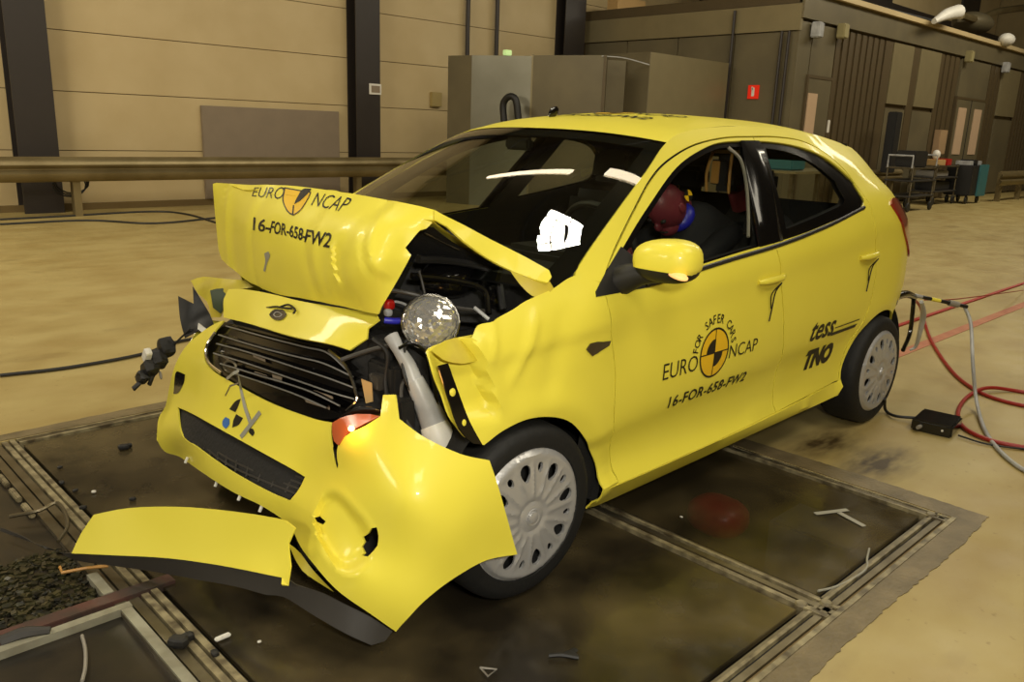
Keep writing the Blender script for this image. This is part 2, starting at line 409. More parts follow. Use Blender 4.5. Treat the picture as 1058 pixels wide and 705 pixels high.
# filming pit under glass
pit = B(); pit.box(PX0-.02, PX1+.02, PY0-.02, PY1+.02, -.62, -.60)
for a in ((PX0-.04, PX0, PY0, PY1), (PX1, PX1+.04, PY0, PY1), (PX0, PX1, PY0-.04, PY0), (PX0, PX1, PY1, PY1+.04)): pit.box(*a, -.60, -.03)
M['pitdark'] = mat('pit_dark', (64, 56, 40), .7, var=(40, 34, 24), scale=3)
struct('pit_lining', pit.build('pit_lining', M['pitdark'])).name = 'trim_1'
def panel_mat(name, alpha_lo, alpha_hi, c0, c1):
    m = bpy.data.materials.new(name); m.use_nodes = True; nt = m.node_tree; b = nt.nodes['Principled BSDF']
    tc = nt.nodes.new('ShaderNodeTexCoord')
    n = nt.nodes.new('ShaderNodeTexNoise'); n.inputs['Scale'].default_value = 1.8; n.inputs['Detail'].default_value = 5; nt.links.new(tc.outputs['Object'], n.inputs['Vector'])
    r = nt.nodes.new('ShaderNodeValToRGB'); r.color_ramp.elements[0].position = .38; r.color_ramp.elements[1].position = .66
    r.color_ramp.elements[0].color = lin(c0); r.color_ramp.elements[1].color = lin(c1); nt.links.new(n.outputs['Fac'], r.inputs[0])
    nt.links.new(r.outputs[0], b.inputs['Base Color'])
    n2 = nt.nodes.new('ShaderNodeTexNoise'); n2.inputs['Scale'].default_value = 9; n2.inputs['Detail'].default_value = 8; nt.links.new(tc.outputs['Object'], n2.inputs['Vector'])
    mr = nt.nodes.new('ShaderNodeMapRange'); mr.inputs['From Min'].default_value = .35; mr.inputs['From Max'].default_value = .7; mr.inputs['To Min'].default_value = .10; mr.inputs['To Max'].default_value = .32
    nt.links.new(n2.outputs['Fac'], mr.inputs[0]); nt.links.new(mr.outputs[0], b.inputs['Roughness'])
    mr2 = nt.nodes.new('ShaderNodeMapRange'); mr2.inputs['To Min'].default_value = alpha_lo; mr2.inputs['To Max'].default_value = alpha_hi
    nt.links.new(n.outputs['Fac'], mr2.inputs[0]); nt.links.new(mr2.outputs[0], b.inputs['Alpha'])
    b.inputs['IOR'].default_value = 1.5
    return m
def panel(name, x0, x1, y0, y1, m, label):
    o = B().box(x0, x1, y0, y1, -.022, -.004, bev=.002).build(name, m); return tag(o, label, 'glass panel')
panel('glass_floor_panel', -.84, .575, -1.44, 1.47, panel_mat('dirty_glass', .55, .95, (42, 37, 28), (100, 88, 60)), 'large dirty glass floor panel under the front wheels of the yellow car')
panel('glass_floor_panel', .70, 1.565, -1.44, 1.47, panel_mat('clear_dirty_glass', .12, .72, (40, 35, 25), (96, 84, 56)), 'narrower glass floor panel beneath the car doors with a T of grey tape on it')
# red rounded piece and a box down in the pit, seen through the glass
tag(B().ball((1.22, -.76, -.15), .11, .13, .08, power=.8).build('red_rounded_piece', M['red'], None, True), 'red rounded piece seen dimly through the glass floor beside the sill', 'housing')
tag(box('camera_box', 1.30, 1.56, -1.30, -.95, -.60, -.12, mat('blue_grey_box', (70, 75, 95), .5), None, .01), 'blue-grey box in the pit under the grey tape mark', 'box')
# steel frames
def channel(name, x0, x1, y0, y1, label, kind='steel channel'):
    along_x = (x1-x0) > (y1-y0); root = empty(name, ((x0+x1)/2, (y0+y1)/2, 0), label, kind, 'steel channels framing the glass floor')
    wd = (y1-y0) if along_x else (x1-x0)
    for i, (a, b_, z, m_) in enumerate(((0, .20, .006, 'zinc'), (.22, .34, -.006, 'wallgap'), (.36, .60, .002, 'steel'), (.63, .72, -.008, 'liner'), (.74, .86, .004, 'zinc'), (.88, 1.0, .000, 'steel'))):
        if along_x: box('rail_strip', x0, x1, y0+wd*a, y0+wd*b_, -.03, z, M[m_], root)
        else: box('rail_strip', x0+wd*a, x0+wd*b_, y0, y1, -.03, z, M[m_], root)
    return root
M['wornzinc'] = mat('worn_white_paint_steel', (152, 141, 108), .5, var=(78, 68, 48), scale=18, detail=9)
M['zinc'] = M['wornzinc']
channel('floor_channel', .585, .69, PY0, PY1, 'worn steel channel between the two glass floor panels, running out under the front door')
channel('floor_channel', 1.575, PX1, PY0, PY1, 'steel channel along the rear edge of the narrow glass panel')
channel('floor_channel', PX0, 1.64, PY0-.02, PY0+.07, 'long steel channel along the near edge of the glass floor, by the bright concrete')
channel('floor_channel', PX0, 1.64, PY1-.07, PY1, 'long steel channel along the far edge of the glass floor, behind the torn bumper')
fc = empty('floor_channel', (-.92, 0, 0), 'wide grooved steel channel at the front of the pit below the torn bumper strip', 'steel channel', 'steel channels framing the glass floor')
for a, b_, z, m_ in ((-.985, -.952, -.004, 'steel'), (-.952, -.944, -.02, 'liner'), (-.944, -.915, -.006, 'steel'), (-.915, -.907, -.02, 'liner'), (-.907, -.886, -.002, 'zinc'), (-.886, -.878, -.02, 'liner'), (-.878, -.858, .002, 'zinc'), (-.858, -.850, -.01, 'liner')):
    box('rail_strip', a, b_, PY0, PY1, -.05, z, M[m_], fc)
B_ = B()
for (x, y) in ((.60, -1.44), (.665, -1.49), (1.595, -1.47)): B_.lathe([(.0, .010), (.016, .010), (.022, .004), (.022, -.01)], (x, y, 0), 'z', 14)
tag(B_.build('channel_corner_bolts', M['zinc']), 'worn bolt heads where the steel channels meet', 'bolts', kind='stuff')
# front end of the pit zone: dark sunken floor with bright frame strips
struct('trim_2', box('sunken_floor', -3.2, -.985, PY0, PY1, -.05, -.02, mat('oily_dark_floor', (46, 39, 28), .35, var=(26, 23, 18), scale=6)))
tag(box('frame_strip', -.984, -.954, -1.5, -.115, -.02, .003, mat('pale_strip_paint', (150, 148, 130), .55, var=(124, 120, 102), scale=12)), 'pale straight metal strip running to the bottom edge beside the grooved channel', 'metal strip')
m_ = bpy.data.materials['pale_strip_paint']
tag(box('frame_strip', -3.0, -.95, -.115, -.085, -.02, .004, m_), 'pale straight metal strip running to the left edge below the black rubble', 'metal strip')
tag(box('frame_strip', -.995, -.965, .0, .15, -.02, .004, m_), 'pale broken metal strip between black rubble and grooved channel', 'metal strip')
tag(box('track_rail', -3.0, -.80, -.062, -.008, -.02, .006, mat('dark_red_rail', (84, 50, 44), .5, var=(52, 44, 38), scale=9), None, .002), 'flat dark red painted rail crossing the channel under the black lip', 'rail')
# slabs of pale metal along the channel top left
for k in range(4): tag(box('sill_plate', -1.01, -.99, .72+.17*k, .84+.17*k, -.02, .000, M['zinc'], None, .004), ('nearest', 'second nearest', 'third nearest', 'farthest')[k]+' short worn pale plate in the row at the left edge', 'metal plate', 'worn plates beside the channel')
# rubble of broken black glass and plastic at the lower left
rb = B(); random.seed(3)
for i in range(1500):
    x, y = random.uniform(-1.6, -1.0), random.uniform(.0, .42)
    s = random.uniform(.003, .013); rb.box(x-s, x+s, y-s*.7, y+s*.7, -.02, -.02+random.uniform(.002, .012), Matrix.Rotation(random.uniform(0, 3), 3, 'Z') @ Matrix.Rotation(random.uniform(-.3, .3), 3, 'X'))
tag(rb.build('broken_glass_heap', mat('dark_shards', (56, 54, 32), .3, var=(10, 10, 8), scale=30)), 'scatter of broken dark glass and plastic crumbs at the lower left', 'shards', kind='stuff')
# single pieces of debris on the floor
def chip(p, s, m_, label, cat='fragment', fl=1.0, group=None):
    b_ = B(); c = Vector(p)+Vector((0, 0, s*.4*fl)); b_.ball(c, s, s*.7, s*.5*fl, Matrix.Rotation(random.uniform(0, 3), 3, 'Z'), seg=8, power=.6)
    if s > .015: b_.ball(c+Vector((s*.9, s*.3, -s*.1*fl)), s*.7, s*.5, s*.4*fl, seg=8, power=.6)
    return tag(b_.build('debris_piece', m_), label, cat, group)
chip((-0.531,1.143,0), .024, M['black'], 'largest black plastic lump on the brown panel left of the bumper')
chip((-0.802,1.091,0), .011, M['black'], 'small black crumb on the panel near the far left channel')
chip((-0.825,0.82,0), .011, M['black'], 'black crumb just above the left end of the torn yellow strip')
chip((-0.842,0.927,0), .014, M['black'], 'black crumb lying against the grooved channel')
chip((-0.851,0.647,0), .014, M['black'], 'black fragment touching the top left corner of the torn yellow strip')
chip((-0.688,0.607,0), .013, M['black'], 'black fragment just behind the torn yellow strip')
chip((-0.775,0.768,0), .009, M['white'], 'tiny white plastic chip among black crumbs left of the bumper')
chip((-0.926,-0.389,0), .030, M['black'], 'black lump lying on the grooved channel near the bottom edge')
chip((-0.871,-0.494,0), .015, M['black'], 'small black lump on the right side of the grooved channel')
chip((-0.754,-0.52,0), .006, M['white'], 'tiny white crumb on the dark panel in front of the car')
chip((0.817,-0.839,0), .006, M['white'], 'tiny white crumb on the glass panel beside the sill')
tag(box('white_clip', *[v for v in (-.845, -.80, -.445, -.430, .0, .010)], M['white'], None, .003), 'small white rectangular clip on the dark panel below the torn bumper', 'clip')
chip((-0.136,-1.134,0), .020, M['black'], 'flat dark smear of rubber on the front panel near the bottom edge', fl=.25)
tag(B().tube([(-0.192,-1.102,0.006), (-0.167,-1.126,0.01), (-0.136,-1.163,0.006)], .006, n=6).build('rubber_shred', M['black']), 'thin black rubber shred on the front panel near the bottom edge', 'rubber')
tag(B().tube([(-0.367,-1.013,0.004), (-0.339,-1.048,0.004), (-0.376,-1.054,0.004), (-0.367,-1.013,0.004)], .003, n=5, sm=1).build('wire_triangle', M['grey']), 'small triangle outline on the front panel at the bottom edge', 'mark')
tag(B().tube([(-1.104,-0.155,-0.01), (-1.119,-0.23,-0.01), (-1.144,-0.309,-0.01), (-1.168,-0.362,-0.01)], .005, n=6).build('cable_end', M['grey']), 'short grey cable end at the lower left corner', 'cable')
tag(B().tube([(-1.285,-0.068,0.005), (-1.227,-0.075,0.01), (-1.169,-0.103,0.008)], [.018, .020, .012], n=8).build('dark_sleeve', M['dkgrey'], None, True), 'dark crushed sleeve over the rail at the left edge', 'sleeve')
tag(B().tube([(-1.045,0.242,0.01), (-1.051,0.201,0.01), (-0.983,0.182,0.01), (-0.929,0.151,0.01)], .005, n=6, sm=1).build('brass_rod', M['tan']), 'thin brass-coloured rod in the black rubble beneath the torn lip', 'rod')
tag(B().tube([(-1.076,0.701,0.02), (-0.992,0.664,0.03), (-0.927,0.665,0.04), (-0.947,0.49,0.03), (-1.004,0.4,0.02)], .007, n=6).build('metal_hook', M['steel'], None, True), 'bent metal piece across the channel left of the yellow strip', 'metal piece')
# T of grey tape on the glass
tg = empty('tape_mark', (1.333,-1.217,0), 'grey T-shaped tape mark on the narrow glass panel', 'tape')
ribbon('tape_strip', [(1.252,-1.161,0), (1.389,-1.23,0)], .022, M['tape'], tg, thick=.001); ribbon('tape_strip', [(1.334,-1.22,0.001), (1.296,-1.337,0.001)], .022, M['tape'], tg, thick=.001)
tag(B().tube([(1.135,-1.425,0.001), (1.052,-1.453,0.001), (0.983,-1.48,0.001), (0.875,-1.478,0.001), (0.783,-1.462,0.001), (0.718,-1.437,0.001)], .004, n=6).build('pale_string', M['tape']), 'pale curved string lying on the narrow glass panel near its corner', 'string')
# cables on the floor
def cable(pts, r, m_, label, cat='cable', grp=None):
    return tag(B().tube(pts, r, n=8, sm=8).build(cat.split()[-1] if cat != 'cable' else 'floor_cable', m_, None, True), label, cat, grp)
cable([(-0.671,2.587,0.012), (-0.346,2.53,0.012), (0.082,2.57,0.012), (0.477,2.749,0.012), (1.4, 2.6, .012), (2.4, 2.7, .012)], .010, M['black'], 'straight black cable from the left edge to behind the torn headlamp')
cable([(1.079,10.158,0.01), (1.797,10.207,0.01), (3.036,10.355,0.01), (3.421,9.877,0.01), (3.339,8.537,0.01)], .016, M['black'], 'upper of two black cables looping across the floor before the wall')
cable([(0.953,9.614,0.01), (1.98,9.592,0.01), (2.614,8.9,0.01), (3.644,9.191,0.01)], .016, M['black'], 'lower of two black cables looping across the floor before the wall')
# red floor line tapes behind the car
M['redtape'] = mat('red_tape_new', (165, 35, 25), .5); M['redfaded'] = mat('red_tape_faded', (178, 118, 82), .6, var=(165, 98, 68), scale=10)
tag(box('floor_tape', 3.0, 12.0, -.015, .020, .001, .012, M['redtape']), 'narrow dark red line on the floor behind the car', 'tape')
tag(box('floor_tape', 3.0, 12.0, -.40, -.32, .001, .003, M['redfaded']), 'wide faded red band on the floor behind the car, nearer the camera', 'tape')
cable([(4.905,-0.109,0.25), (5.479,0.039,0.1), (5.423,-0.024,0.02), (4.649,-0.367,0.012), (3.915,-0.751,0.012), (3.573,-0.998,0.012), (3.46,-1.182,0.012), (3.466,-1.398,0.012)], .011, M['redhose'], 'red hose falling from the rear of the car and running right', 'hose')
cable([(3.762,-1.373,0.012), (3.744,-1.177,0.012), (3.595,-1.062,0.03), (3.377,-1.029,0.012), (3.045,-1.087,0.012), (2.795,-1.193,0.012), (2.693,-1.338,0.012), (2.711,-1.483,0.012), (2.786,-1.607,0.012)], .011, M['redhose'], 'red hose looping on the floor right of the black box', 'hose')
cable([(3.637,-0.62,0.479), (4.127,-0.66,0.435), (7.709,-0.154,0.02)], .004, M['redhose'], 'thin red lead stretched from the striped rod to the right edge', 'lead')
# striped rod on the rear of the car with white hoses
rod = empty('striped_rod', (3.323,-0.7,0.536), 'yellow and black striped rod fixed to the rear of the car', 'rod')
q0, q1 = Vector((3.208,-0.7,0.572)), Vector((3.517,-0.9,0.501))
for k in range(6):
    a, b_ = q0.lerp(q1, k/6), q0.lerp(q1, (k+1)/6)
    B().tube([a, b_], .011 if k not in (4,) else .018, n=10, sm=1).build('rod_section', M[('offwhite', 'ink', 'yellow', 'ink', 'grey', 'ink')[k]], rod, True)
mnt = B(); mnt.tube([(2.849,-0.74,0.608), (3.048,-0.72,0.598), (3.242,-0.7,0.556)], [.02, .022, .018], n=10); mnt.ball((2.751,-0.76,0.602), .03, .03, .035, seg=12, power=.7)
mnt.tube([(3.23,-0.7,0.552), (3.191,-0.72,0.481), (3.144,-0.74,0.361), (2.969,-0.78,0.301)], .012, n=8)
mnt.build('clamp', M['gloss'], rod, True)
tag(B().tube([(3.361,-0.7,0.514), (3.484,-0.68,0.418), (3.531,-0.66,0.287), (3.559,-0.64,0.199), (3.529,-0.62,0.175)], [.012, .018, .014, .010, .006], n=8).build('white_hose', M['offwhite'], None, True), 'short white ribbon-like hose hanging from the striped rod', 'hose')
tag(B().tube([(3.529,-0.88,0.502), (3.47,-0.95,0.413), (3.222,-1.066,0.25), (3.183,-1.13,0.05), (2.825,-1.289,0.012), (2.548,-1.445,0.012), (2.385,-1.591,0.012), (2.301,-1.76,0.012)], .010, n=8).build('white_hose', M['offwhite'], None, True), 'long thin white hose from the rod tip down to the right edge', 'hose')
# data box
db = empty('data_box', (2.686,-1.101,0), 'flat black electronics box on the floor by the rear wheel', 'box', rz=.12)
bx = B(); bx.box(-.115, .115, -.095, .095, .0, .06, bev=.008); bx.build('casing', M['gloss'], db, world=False)
B().tube([(-.115, .05, .03), (-.15, .055, .03)], .010, n=8).build('plug', M['grey'], db, world=False)
B().ball((-.116, -.05, .032), .006, .006, .006, seg=8).build('lamp_button', M['white'], db, world=False)
cable([(2.679,-0.998,0.03), (2.655,-0.905,0.02), (2.71,-0.832,0.02), (2.595,-0.86,0.117)], .008, M['black'], 'short black cable from the electronics box up to the rear wheel')
cable([(2.635,-1.224,0.012), (2.625,-1.359,0.01), (2.699,-1.499,0.01), (2.812,-1.622,0.01)], .005, M['black'], 'thin black lead from the electronics box to the right edge')

# back wall with its cladding panels
WY = 11.1
wb_ = struct('wall_back', box('wall_back', -14, 34, WY+.03, WY+.2, 0, 8, M['wallgap']))
cols = [-9.1, -3.6, 1.8, 7.36, 12.9, 18.3, 23.7, 29.1]
xs = [-14]+[c for c in cols]+[34]
proto = {}
for i in range(len(xs)-1):
    for k in range(10):
        z0, z1 = .04+.84*k, min(.88+.84*k-.012, 8)
        if k == 0: z0, z1 = .03, .868
        else: z0, z1 = .88+.84*(k-1), .88+.84*k-.012
        if z0 > 7.9: continue
        box('panel', xs[i]+.01, xs[i+1]-.01, WY, WY+.04, z0, min(z1, 8), M['wallpanel'], wb_)
struct('baseboard_back', box('baseboard_back', -14, 34, WY-.03, WY, 0, .10, M['wallgap']))
for i, cx_ in enumerate(cols):
    c = B(); hw = .26 if i != 4 else .33
    c.box(cx_-hw, cx_+hw, WY-.30, WY-.28, 0, 8); c.box(cx_-hw, cx_+hw, WY-.02, WY+.02, 0, 8); c.box(cx_-.02, cx_+.02, WY-.28, WY-.02, 0, 8)
    nm = {2: 'dark steel wall column at the far left edge', 3: 'dark steel wall column with a small framed notice, left of the metal partition', 4: 'dark steel wall column rising behind the metal partition'}.get(i, 'dark steel wall column')
    o = c.build('steel_column', M['column']); tag(o, nm, 'column', 'steel columns along the back wall')
# notice frame on the column
nf = empty('framed_notice', (7.50, WY-.31, 2.03), 'small white framed notice on the middle dark column', 'sign')
B().box(7.37, 7.63, WY-.325, WY-.301, 1.93, 2.12, bev=.004).build('frame', M['white'], nf); box('notice', 7.405, 7.595, WY-.330, WY-.326, 1.965, 2.085, M['cardboard'] if 0 else M['board'], nf)
tag(box('wall_box', 9.02, 9.28, WY-.08, WY, 1.78, 2.06, mat('yellowish_box', (165, 145, 90), .5), None, .01), 'small yellowish box on the wall left of the metal partition', 'box')
tag(box('grey_board', 4.30, 6.88, WY-.06, WY-.005, .10, 1.60, M['board'], None, .006), 'large plain grey board leaning flat on the back wall', 'board')
for x, l in ((9.90, 'left'), (10.70, 'right')): tag(B().tube([(x, WY-.10, 2.3), (x, WY-.10, 8)], .045, n=8, sm=1).build('thin_post', M['column']), l+' of two thin dark posts above the metal partition', 'post')
# guard rail
def w_beam(name, x0, x1, y, z0, z1, label, posts, grp='crash barriers'):
    g = empty(name, ((x0+x1)/2, y, 0), label, 'guard rail'); h = z1-z0
    prof = [(0, 0), (-.015, .03), (-.07, .20), (-.075, .32), (-.01, .46), (-.01, .54), (-.075, .68), (-.07, .80), (-.015, .97), (0, 1)]
    rows = [[(x0, y+a, z0+b_*h) for a, b_ in prof], [(x1, y+a, z0+b_*h) for a, b_ in prof]]
    o = strip('beam', rows, M['zincrail'], g, thick=.006, smooth=False)
    for x in posts:
        box('post', x-.05, x+.05, y+.02, y+.14, 0, z1-.03, M['zincrail'], g)
    return g
M['zincrail'] = mat('galvanised_rail', (142, 128, 92), .38, metal=.55, var=(122, 108, 74), scale=2)
w_beam('guard_rail', -13.5, 9.2, 10.2, .49, .82, 'long galvanised guard rail standing before the back wall', [-9, -5, -1.6, 2.08, 6.75])
w_beam('guard_rail', 15.2, 18.6, 5.48, .55, .80, 'galvanised rail behind the car tail left of the trolleys', [15.6, 18.3])
w_beam('guard_rail', 22.2, 27.0, 4.4, .42, .78, 'galvanised rail at the right edge beyond the trolleys', [22.6, 24.3, 26.4])
rl = B()
for k in range(3): rl.tube([(2.05+.22*math.cos(a)+.03*k, 10.45+.03*k, .42+.16*math.sin(a)+.02*k) for a in [i*math.pi/8 for i in range(17)]], .012, n=6, sm=1)
tag(rl.build('cable_coil', M['black'], None, True), 'coil of black cable behind the guard rail at a post', 'coil')
# other walls and ceiling (off camera, they are what the paint reflects)
M['offwall'] = mat('hall_wall_paint', (150, 132, 90), .6)
struct('wall_front', box('wall_front', -14, 34, -10.2, -10, 0, 8, M['offwall']))
struct('wall_left', box('wall_left', -14.2, -14, -10, 14, 0, 8, M['offwall']))
M['ceil'] = mat('ceiling_paint', (74, 68, 52), .7)
cl_ = struct('ceiling', box('ceiling', -14, 34, -10, 14, 8, 8.2, M['ceil']))
for k in range(5):
    B().tube([(-12, 1.2+2.2*k, 7.75), (33, 1.2+2.2*k, 7.75)], .07, n=6, sm=1).build('purlin', M['column'], cl_)
for k in range(9): box('ceiling_beam', -12+5.4*k, -11.8+5.4*k, -10, 11.1, 7.6, 8, M['column'], cl_)
for k, (a, b_) in enumerate((((3.2, 9.6), (6.2, 9.6)), ((7.8, 9.6), (10.6, 9.6)))):
    pass
# metal partition before the back wall
def pt(name, x0, x1, y, z1, m_, root, z0=0, th=.04): return box(name, x0, x1, y-th, y, z0, z1, M[m_], root)
pa = empty('metal_partition', (9.3, 8.6, 0), 'grey sheet metal partition of angled panels behind the car roof, left of the tall cabinet', 'partition')
def upright(name, a, b_, z1, m_, root, th=.04):
    a, b_ = Vector((a[0], a[1], 0)), Vector((b_[0], b_[1], 0)); d = (b_-a).normalized(); n_ = Vector((-d.y, d.x, 0))*th
    vs = [a, b_, b_+n_, a+n_]; up = Vector((0, 0, z1))
    return mk(name, vs+[v_+up for v_ in vs], [(0, 1, 5, 4), (1, 2, 6, 5), (2, 3, 7, 6), (3, 0, 4, 7), (4, 5, 6, 7), (3, 2, 1, 0)], M[m_], root)
upright('side_panel', (8.48, 9.88), (8.60, 9.36), 2.66, 'cabin', pa)
upright('front_panel', (8.60, 9.36), (9.16, 8.40), 2.66, 'sheet', pa)
upright('front_panel', (9.17, 8.38), (9.66, 7.12), 2.67, 'cabin', pa)
upright('side_panel', (9.66, 7.12), (10.30, 7.62), 2.66, 'cabin_dark', pa)
upright('side_panel', (10.30, 7.64), (10.60, 7.44), 2.66, 'cabin', pa)
upright('corner_strip', (9.155, 8.40), (9.17, 8.37), 2.69, 'cabin_light', pa)
pb = empty('metal_cabinet', (12, 7.4, 0), 'tall brownish sheet metal cabinet nearest the red sign', 'cabinet')
box('front_panel', 10.68, 13.2, 6.96, 7.0, 0, 2.80, M['cabin_light'], pb); box('side_panel', 10.66, 10.68, 6.96, 7.9, 0, 2.80, M['cabin'], pb); box('top_panel', 10.68, 13.2, 7.0, 7.9, 2.76, 2.80, M['cabin'], pb)
tag(B().tube([(9.6,7.165,2.651), (10.2,7.167,2.667), (10.617,6.93,2.579)], .010, n=6).build('rope', M['offwhite']), 'thin pale rope slung between partition and cabinet', 'rope')
tag(B().tube([(8.62,8.483,1.486), (8.62,8.523,1.814), (8.64,8.403,1.945), (8.68,8.272,1.882), (8.7,8.2,1.494)], .060, n=10).build('black_hose', M['black'], None, True), 'bent black hose in front of the partition above the car roof', 'hose')
el = empty('emergency_lamp', (8.94, 8.80, 2.665), 'small greenish lamp on top of the partition', 'lamp')
B().box(-.07, .07, -.05, .05, 0, .09, bev=.01).build('lamp_body', mat('green_lamp', (190, 215, 150), .4, emit=(190, 225, 150), estr=.5), el, world=False)
# cabin block: left face x = 13.49, right face y = 5.7
CX, CY = 13.49, 5.7
cab = struct('wall_cabin', box('wall_cabin', CX+.05, 33.5, CY+.05, WY-.01, 0, 3.85, M['cabin_dark']))
cab.name = 'wall_cabin'
def zt(y): return 3.40
for (y0, y1) in ((CY+.02, 7.05), (7.07, 8.4), (8.42, 9.75), (9.77, 11.0)):
    box('panel', CX, CX+.05, y0, y1, .05, 3.36, M['cabin'], cab)
box('fascia', CX-.03, CX+.05, CY-.02, 11.05, 3.38, 3.85, M['cabin_light'], cab)
for y, l in ((7.06, 'vertical dark pipe on the cabin side wall left of the red sign'), (6.0, 'left one of two thin pipes by the cabin corner'), (5.85, 'right one of two thin pipes by the cabin corner')): tag(B().tube([(CX-.09, y, 0), (CX-.09, y, 3.8 if y > 7 else 3.36)], .03, n=8, sm=1).build('conduit', M['column']), l, 'pipe', 'pipes on the cabin side wall')
fs = empty('fire_sign', (CX-.02, 6.52, 2.28), 'red square sign with a white symbol on the cabin wall', 'sign')
B().box(CX-.03, CX-.003, 6.40, 6.64, 2.14, 2.40, bev=.005).build('plate', M['signred'], fs)
B().box(CX-.035, CX-.031, 6.49, 6.55, 2.19, 2.35).box(CX-.035, CX-.031, 6.53, 6.56, 2.31, 2.37).build('symbol', M['white'], fs)
# right face
segs = [(13.5, 14.0, 'cabin'), (15.05, 17.35, 'cor'), (17.37, 17.75, 'cabin'), (17.77, 18.9, 'door'), (18.92, 19.3, 'cabin'), (19.32, 20.6, 'door'), (20.62, 22.0, 'cor'), (24.4, 25.4, 'cor'), (25.42, 27.0, 'door'), (27.02, 33.4, 'cor')]
for x0, x1, k in segs:
    if k == 'cor':
        n = max(2, int((x1-x0)/.28)); wd = (x1-x0)/n
        for i in range(n): box('cladding_rib', x0+i*wd, x0+(i+.62)*wd, CY, CY+.05, .05, 3.55, M['cabin_dark'], cab)
        box('panel', x0, x1, CY+.03, CY+.06, .05, 3.55, M['cabin_dark'], cab)
    elif k == 'cabin': box('panel', x0, x1, CY, CY+.05, .05, 3.55, M['cabin_dark' if x0 > 15 else 'cabin'], cab)
    else:
        box('panel', x0, x1, CY-.02, CY+.05, 2.25, 3.55, M['cabin_light'], cab); box('panel', x0+.02, x1-.02, CY, CY+.05, .05, 2.15, M['cabin'], cab)
box('fascia', CX, 33.4, CY-.05, CY+.05, 3.60, 4.06, M['cabin'], cab)
box('roof_edge', CX-.05, 33.4, CY-.14, CY-.04, 4.04, 4.14, M['wallpanel'], cab)
box('roof', CX, 33.5, CY, WY, 3.86, 4.06, M['cabin_dark'], cab)
def door(nm, x0, x1, wins):
    d = struct(nm, box(nm, x0, x1, CY-.03, CY+.05, .02, 2.56, M['cabin']))
    d.name = nm
    box('upper_panel', x0, x1, CY-.01, CY+.05, 2.60, 3.55, M['cabin'], d)
    box('door_frame', x0-.06, x0, CY-.04, CY+.05, 0, 2.62, M['cabin_dark'], d); box('door_frame', x1, x1+.06, CY-.04, CY+.05, 0, 2.62, M['cabin_dark'], d); box('door_frame', x0, x1, CY-.04, CY+.05, 2.56, 2.62, M['cabin_dark'], d)
    for a, b_, z0, z1 in wins: box('door_window', a, b_, CY-.05, CY-.03, z0, z1, M['winlit'], d)
door('door_1', 14.02, 14.98, [(14.05, 14.42, 1.35, 2.28)])
door('door_2', 22.1, 24.3, [(22.3, 22.85, 1.15, 2.35), (23.5, 24.05, 1.15, 2.35)])
box('door_gap', 23.17, 23.21, CY-.036, CY-.03, .02, 2.56, M['liner'], bpy.data.objects['door_2'])
for (px_, x, z, lbl) in ((0, 13.95, 3.42, 'small pale lamp box high on the cabin corner above the single door'), (0, 15.0, 3.5, 'yellowish lamp box on the cabin wall right of the single door'), (0, 22.2, 3.6, 'pale lamp box above the double door'), (0, 25.2, 3.55, 'pale lamp box farthest along the cabin wall')):
    tag(box('wall_lamp', x-.10, x+.12, CY-.2, CY-.03, z-.14, z+.14, M['offwhite'] if x < 14.5 or x > 24 else mat('lamp_box_yellow', (150, 140, 98), .5), None, .02), lbl, 'lamp')
tag(box('wall_switch', 15.0, 15.08, CY-.06, CY-.002, 1.55, 1.80, M['white'], None, .008), 'white switch plate right of the single door', 'switch')
tag(box('wall_cabinet', 20.95, 21.45, CY-.15, CY-.002, 1.15, 1.75, mat('pale_cabinet', (170, 140, 105), .5), None, .01), 'pale wall cabinet left of the double door', 'cabinet')
tag(B().box(17.15, 17.45, 5.15, 5.36, .75, 2.05, bev=.02).build('standing_speaker', M['black']), 'tall narrow black unit standing on the rail behind the car tail', 'unit')
# ducts and lamps on the cabin roof
tag(B().tube([(18.778,5.3,4.07), (19.455,5.3,4.288), (20.139,5.3,4.428)], [.06, .13, .16], n=12).build('duct_hose', M['white'], None, True), 'white duct hose rising from the cabin roof edge', 'duct')
tag(B().ball((24.564,5.5,4.227), .32, .2, .17, seg=14).build('roof_lamp', M['white'], None, True), 'white rounded lamp on the cabin roof edge at the far right', 'lamp')
tag(B().tube([(22.926,6.2,4.711), (24.788,6.4,4.828), (26.895,6.6,5.286), (30.023,6.8,5.773)], .10, n=8).build('roof_duct', M['zincrail'], None, True), 'grey bent duct on the cabin roof at the upper right', 'duct')
tag(B().ball((25.052,6.6,4.766), .9, .5, .3, seg=14).build('duct_bundle', M['cabin'], None, True), 'bulky grey duct section lying on the cabin roof', 'duct')
tag(B().tube([(15.893,5.9,4.173), (20.069,5.9,4.244), (21.203,6.1,4.377)], .07, n=8, sm=2).build('roof_pipe', M['black'], None, True), 'black pipe along the cabin roof edge', 'pipe')
# end wall over the cabin roof
ew = struct('wall_right', box('wall_right', 33.5, 33.7, -10, 14, 0, 8, M['offwall']))
box('high_wall', 15.5, 33.4, 8.6, 8.7, 4.06, 8, M['wallpanel'], ew)
for x in (22.4, 29.6): box('wall_opening', x, x+1.6, 8.52, 8.6, 4.3, 8, M['column'], ew)
tag(box('steel_truss', 15, 33, 8.3, 8.5, 5.0, 5.25, M['column']), 'dark steel beam above the cabin roof', 'beam')
tag(box('switch_boxes', 13.6, 14.6, 10.2, 10.5, 4.06, 4.35, M['cardboard']), 'cardboard box on top of the cabin by the dark column', 'box')

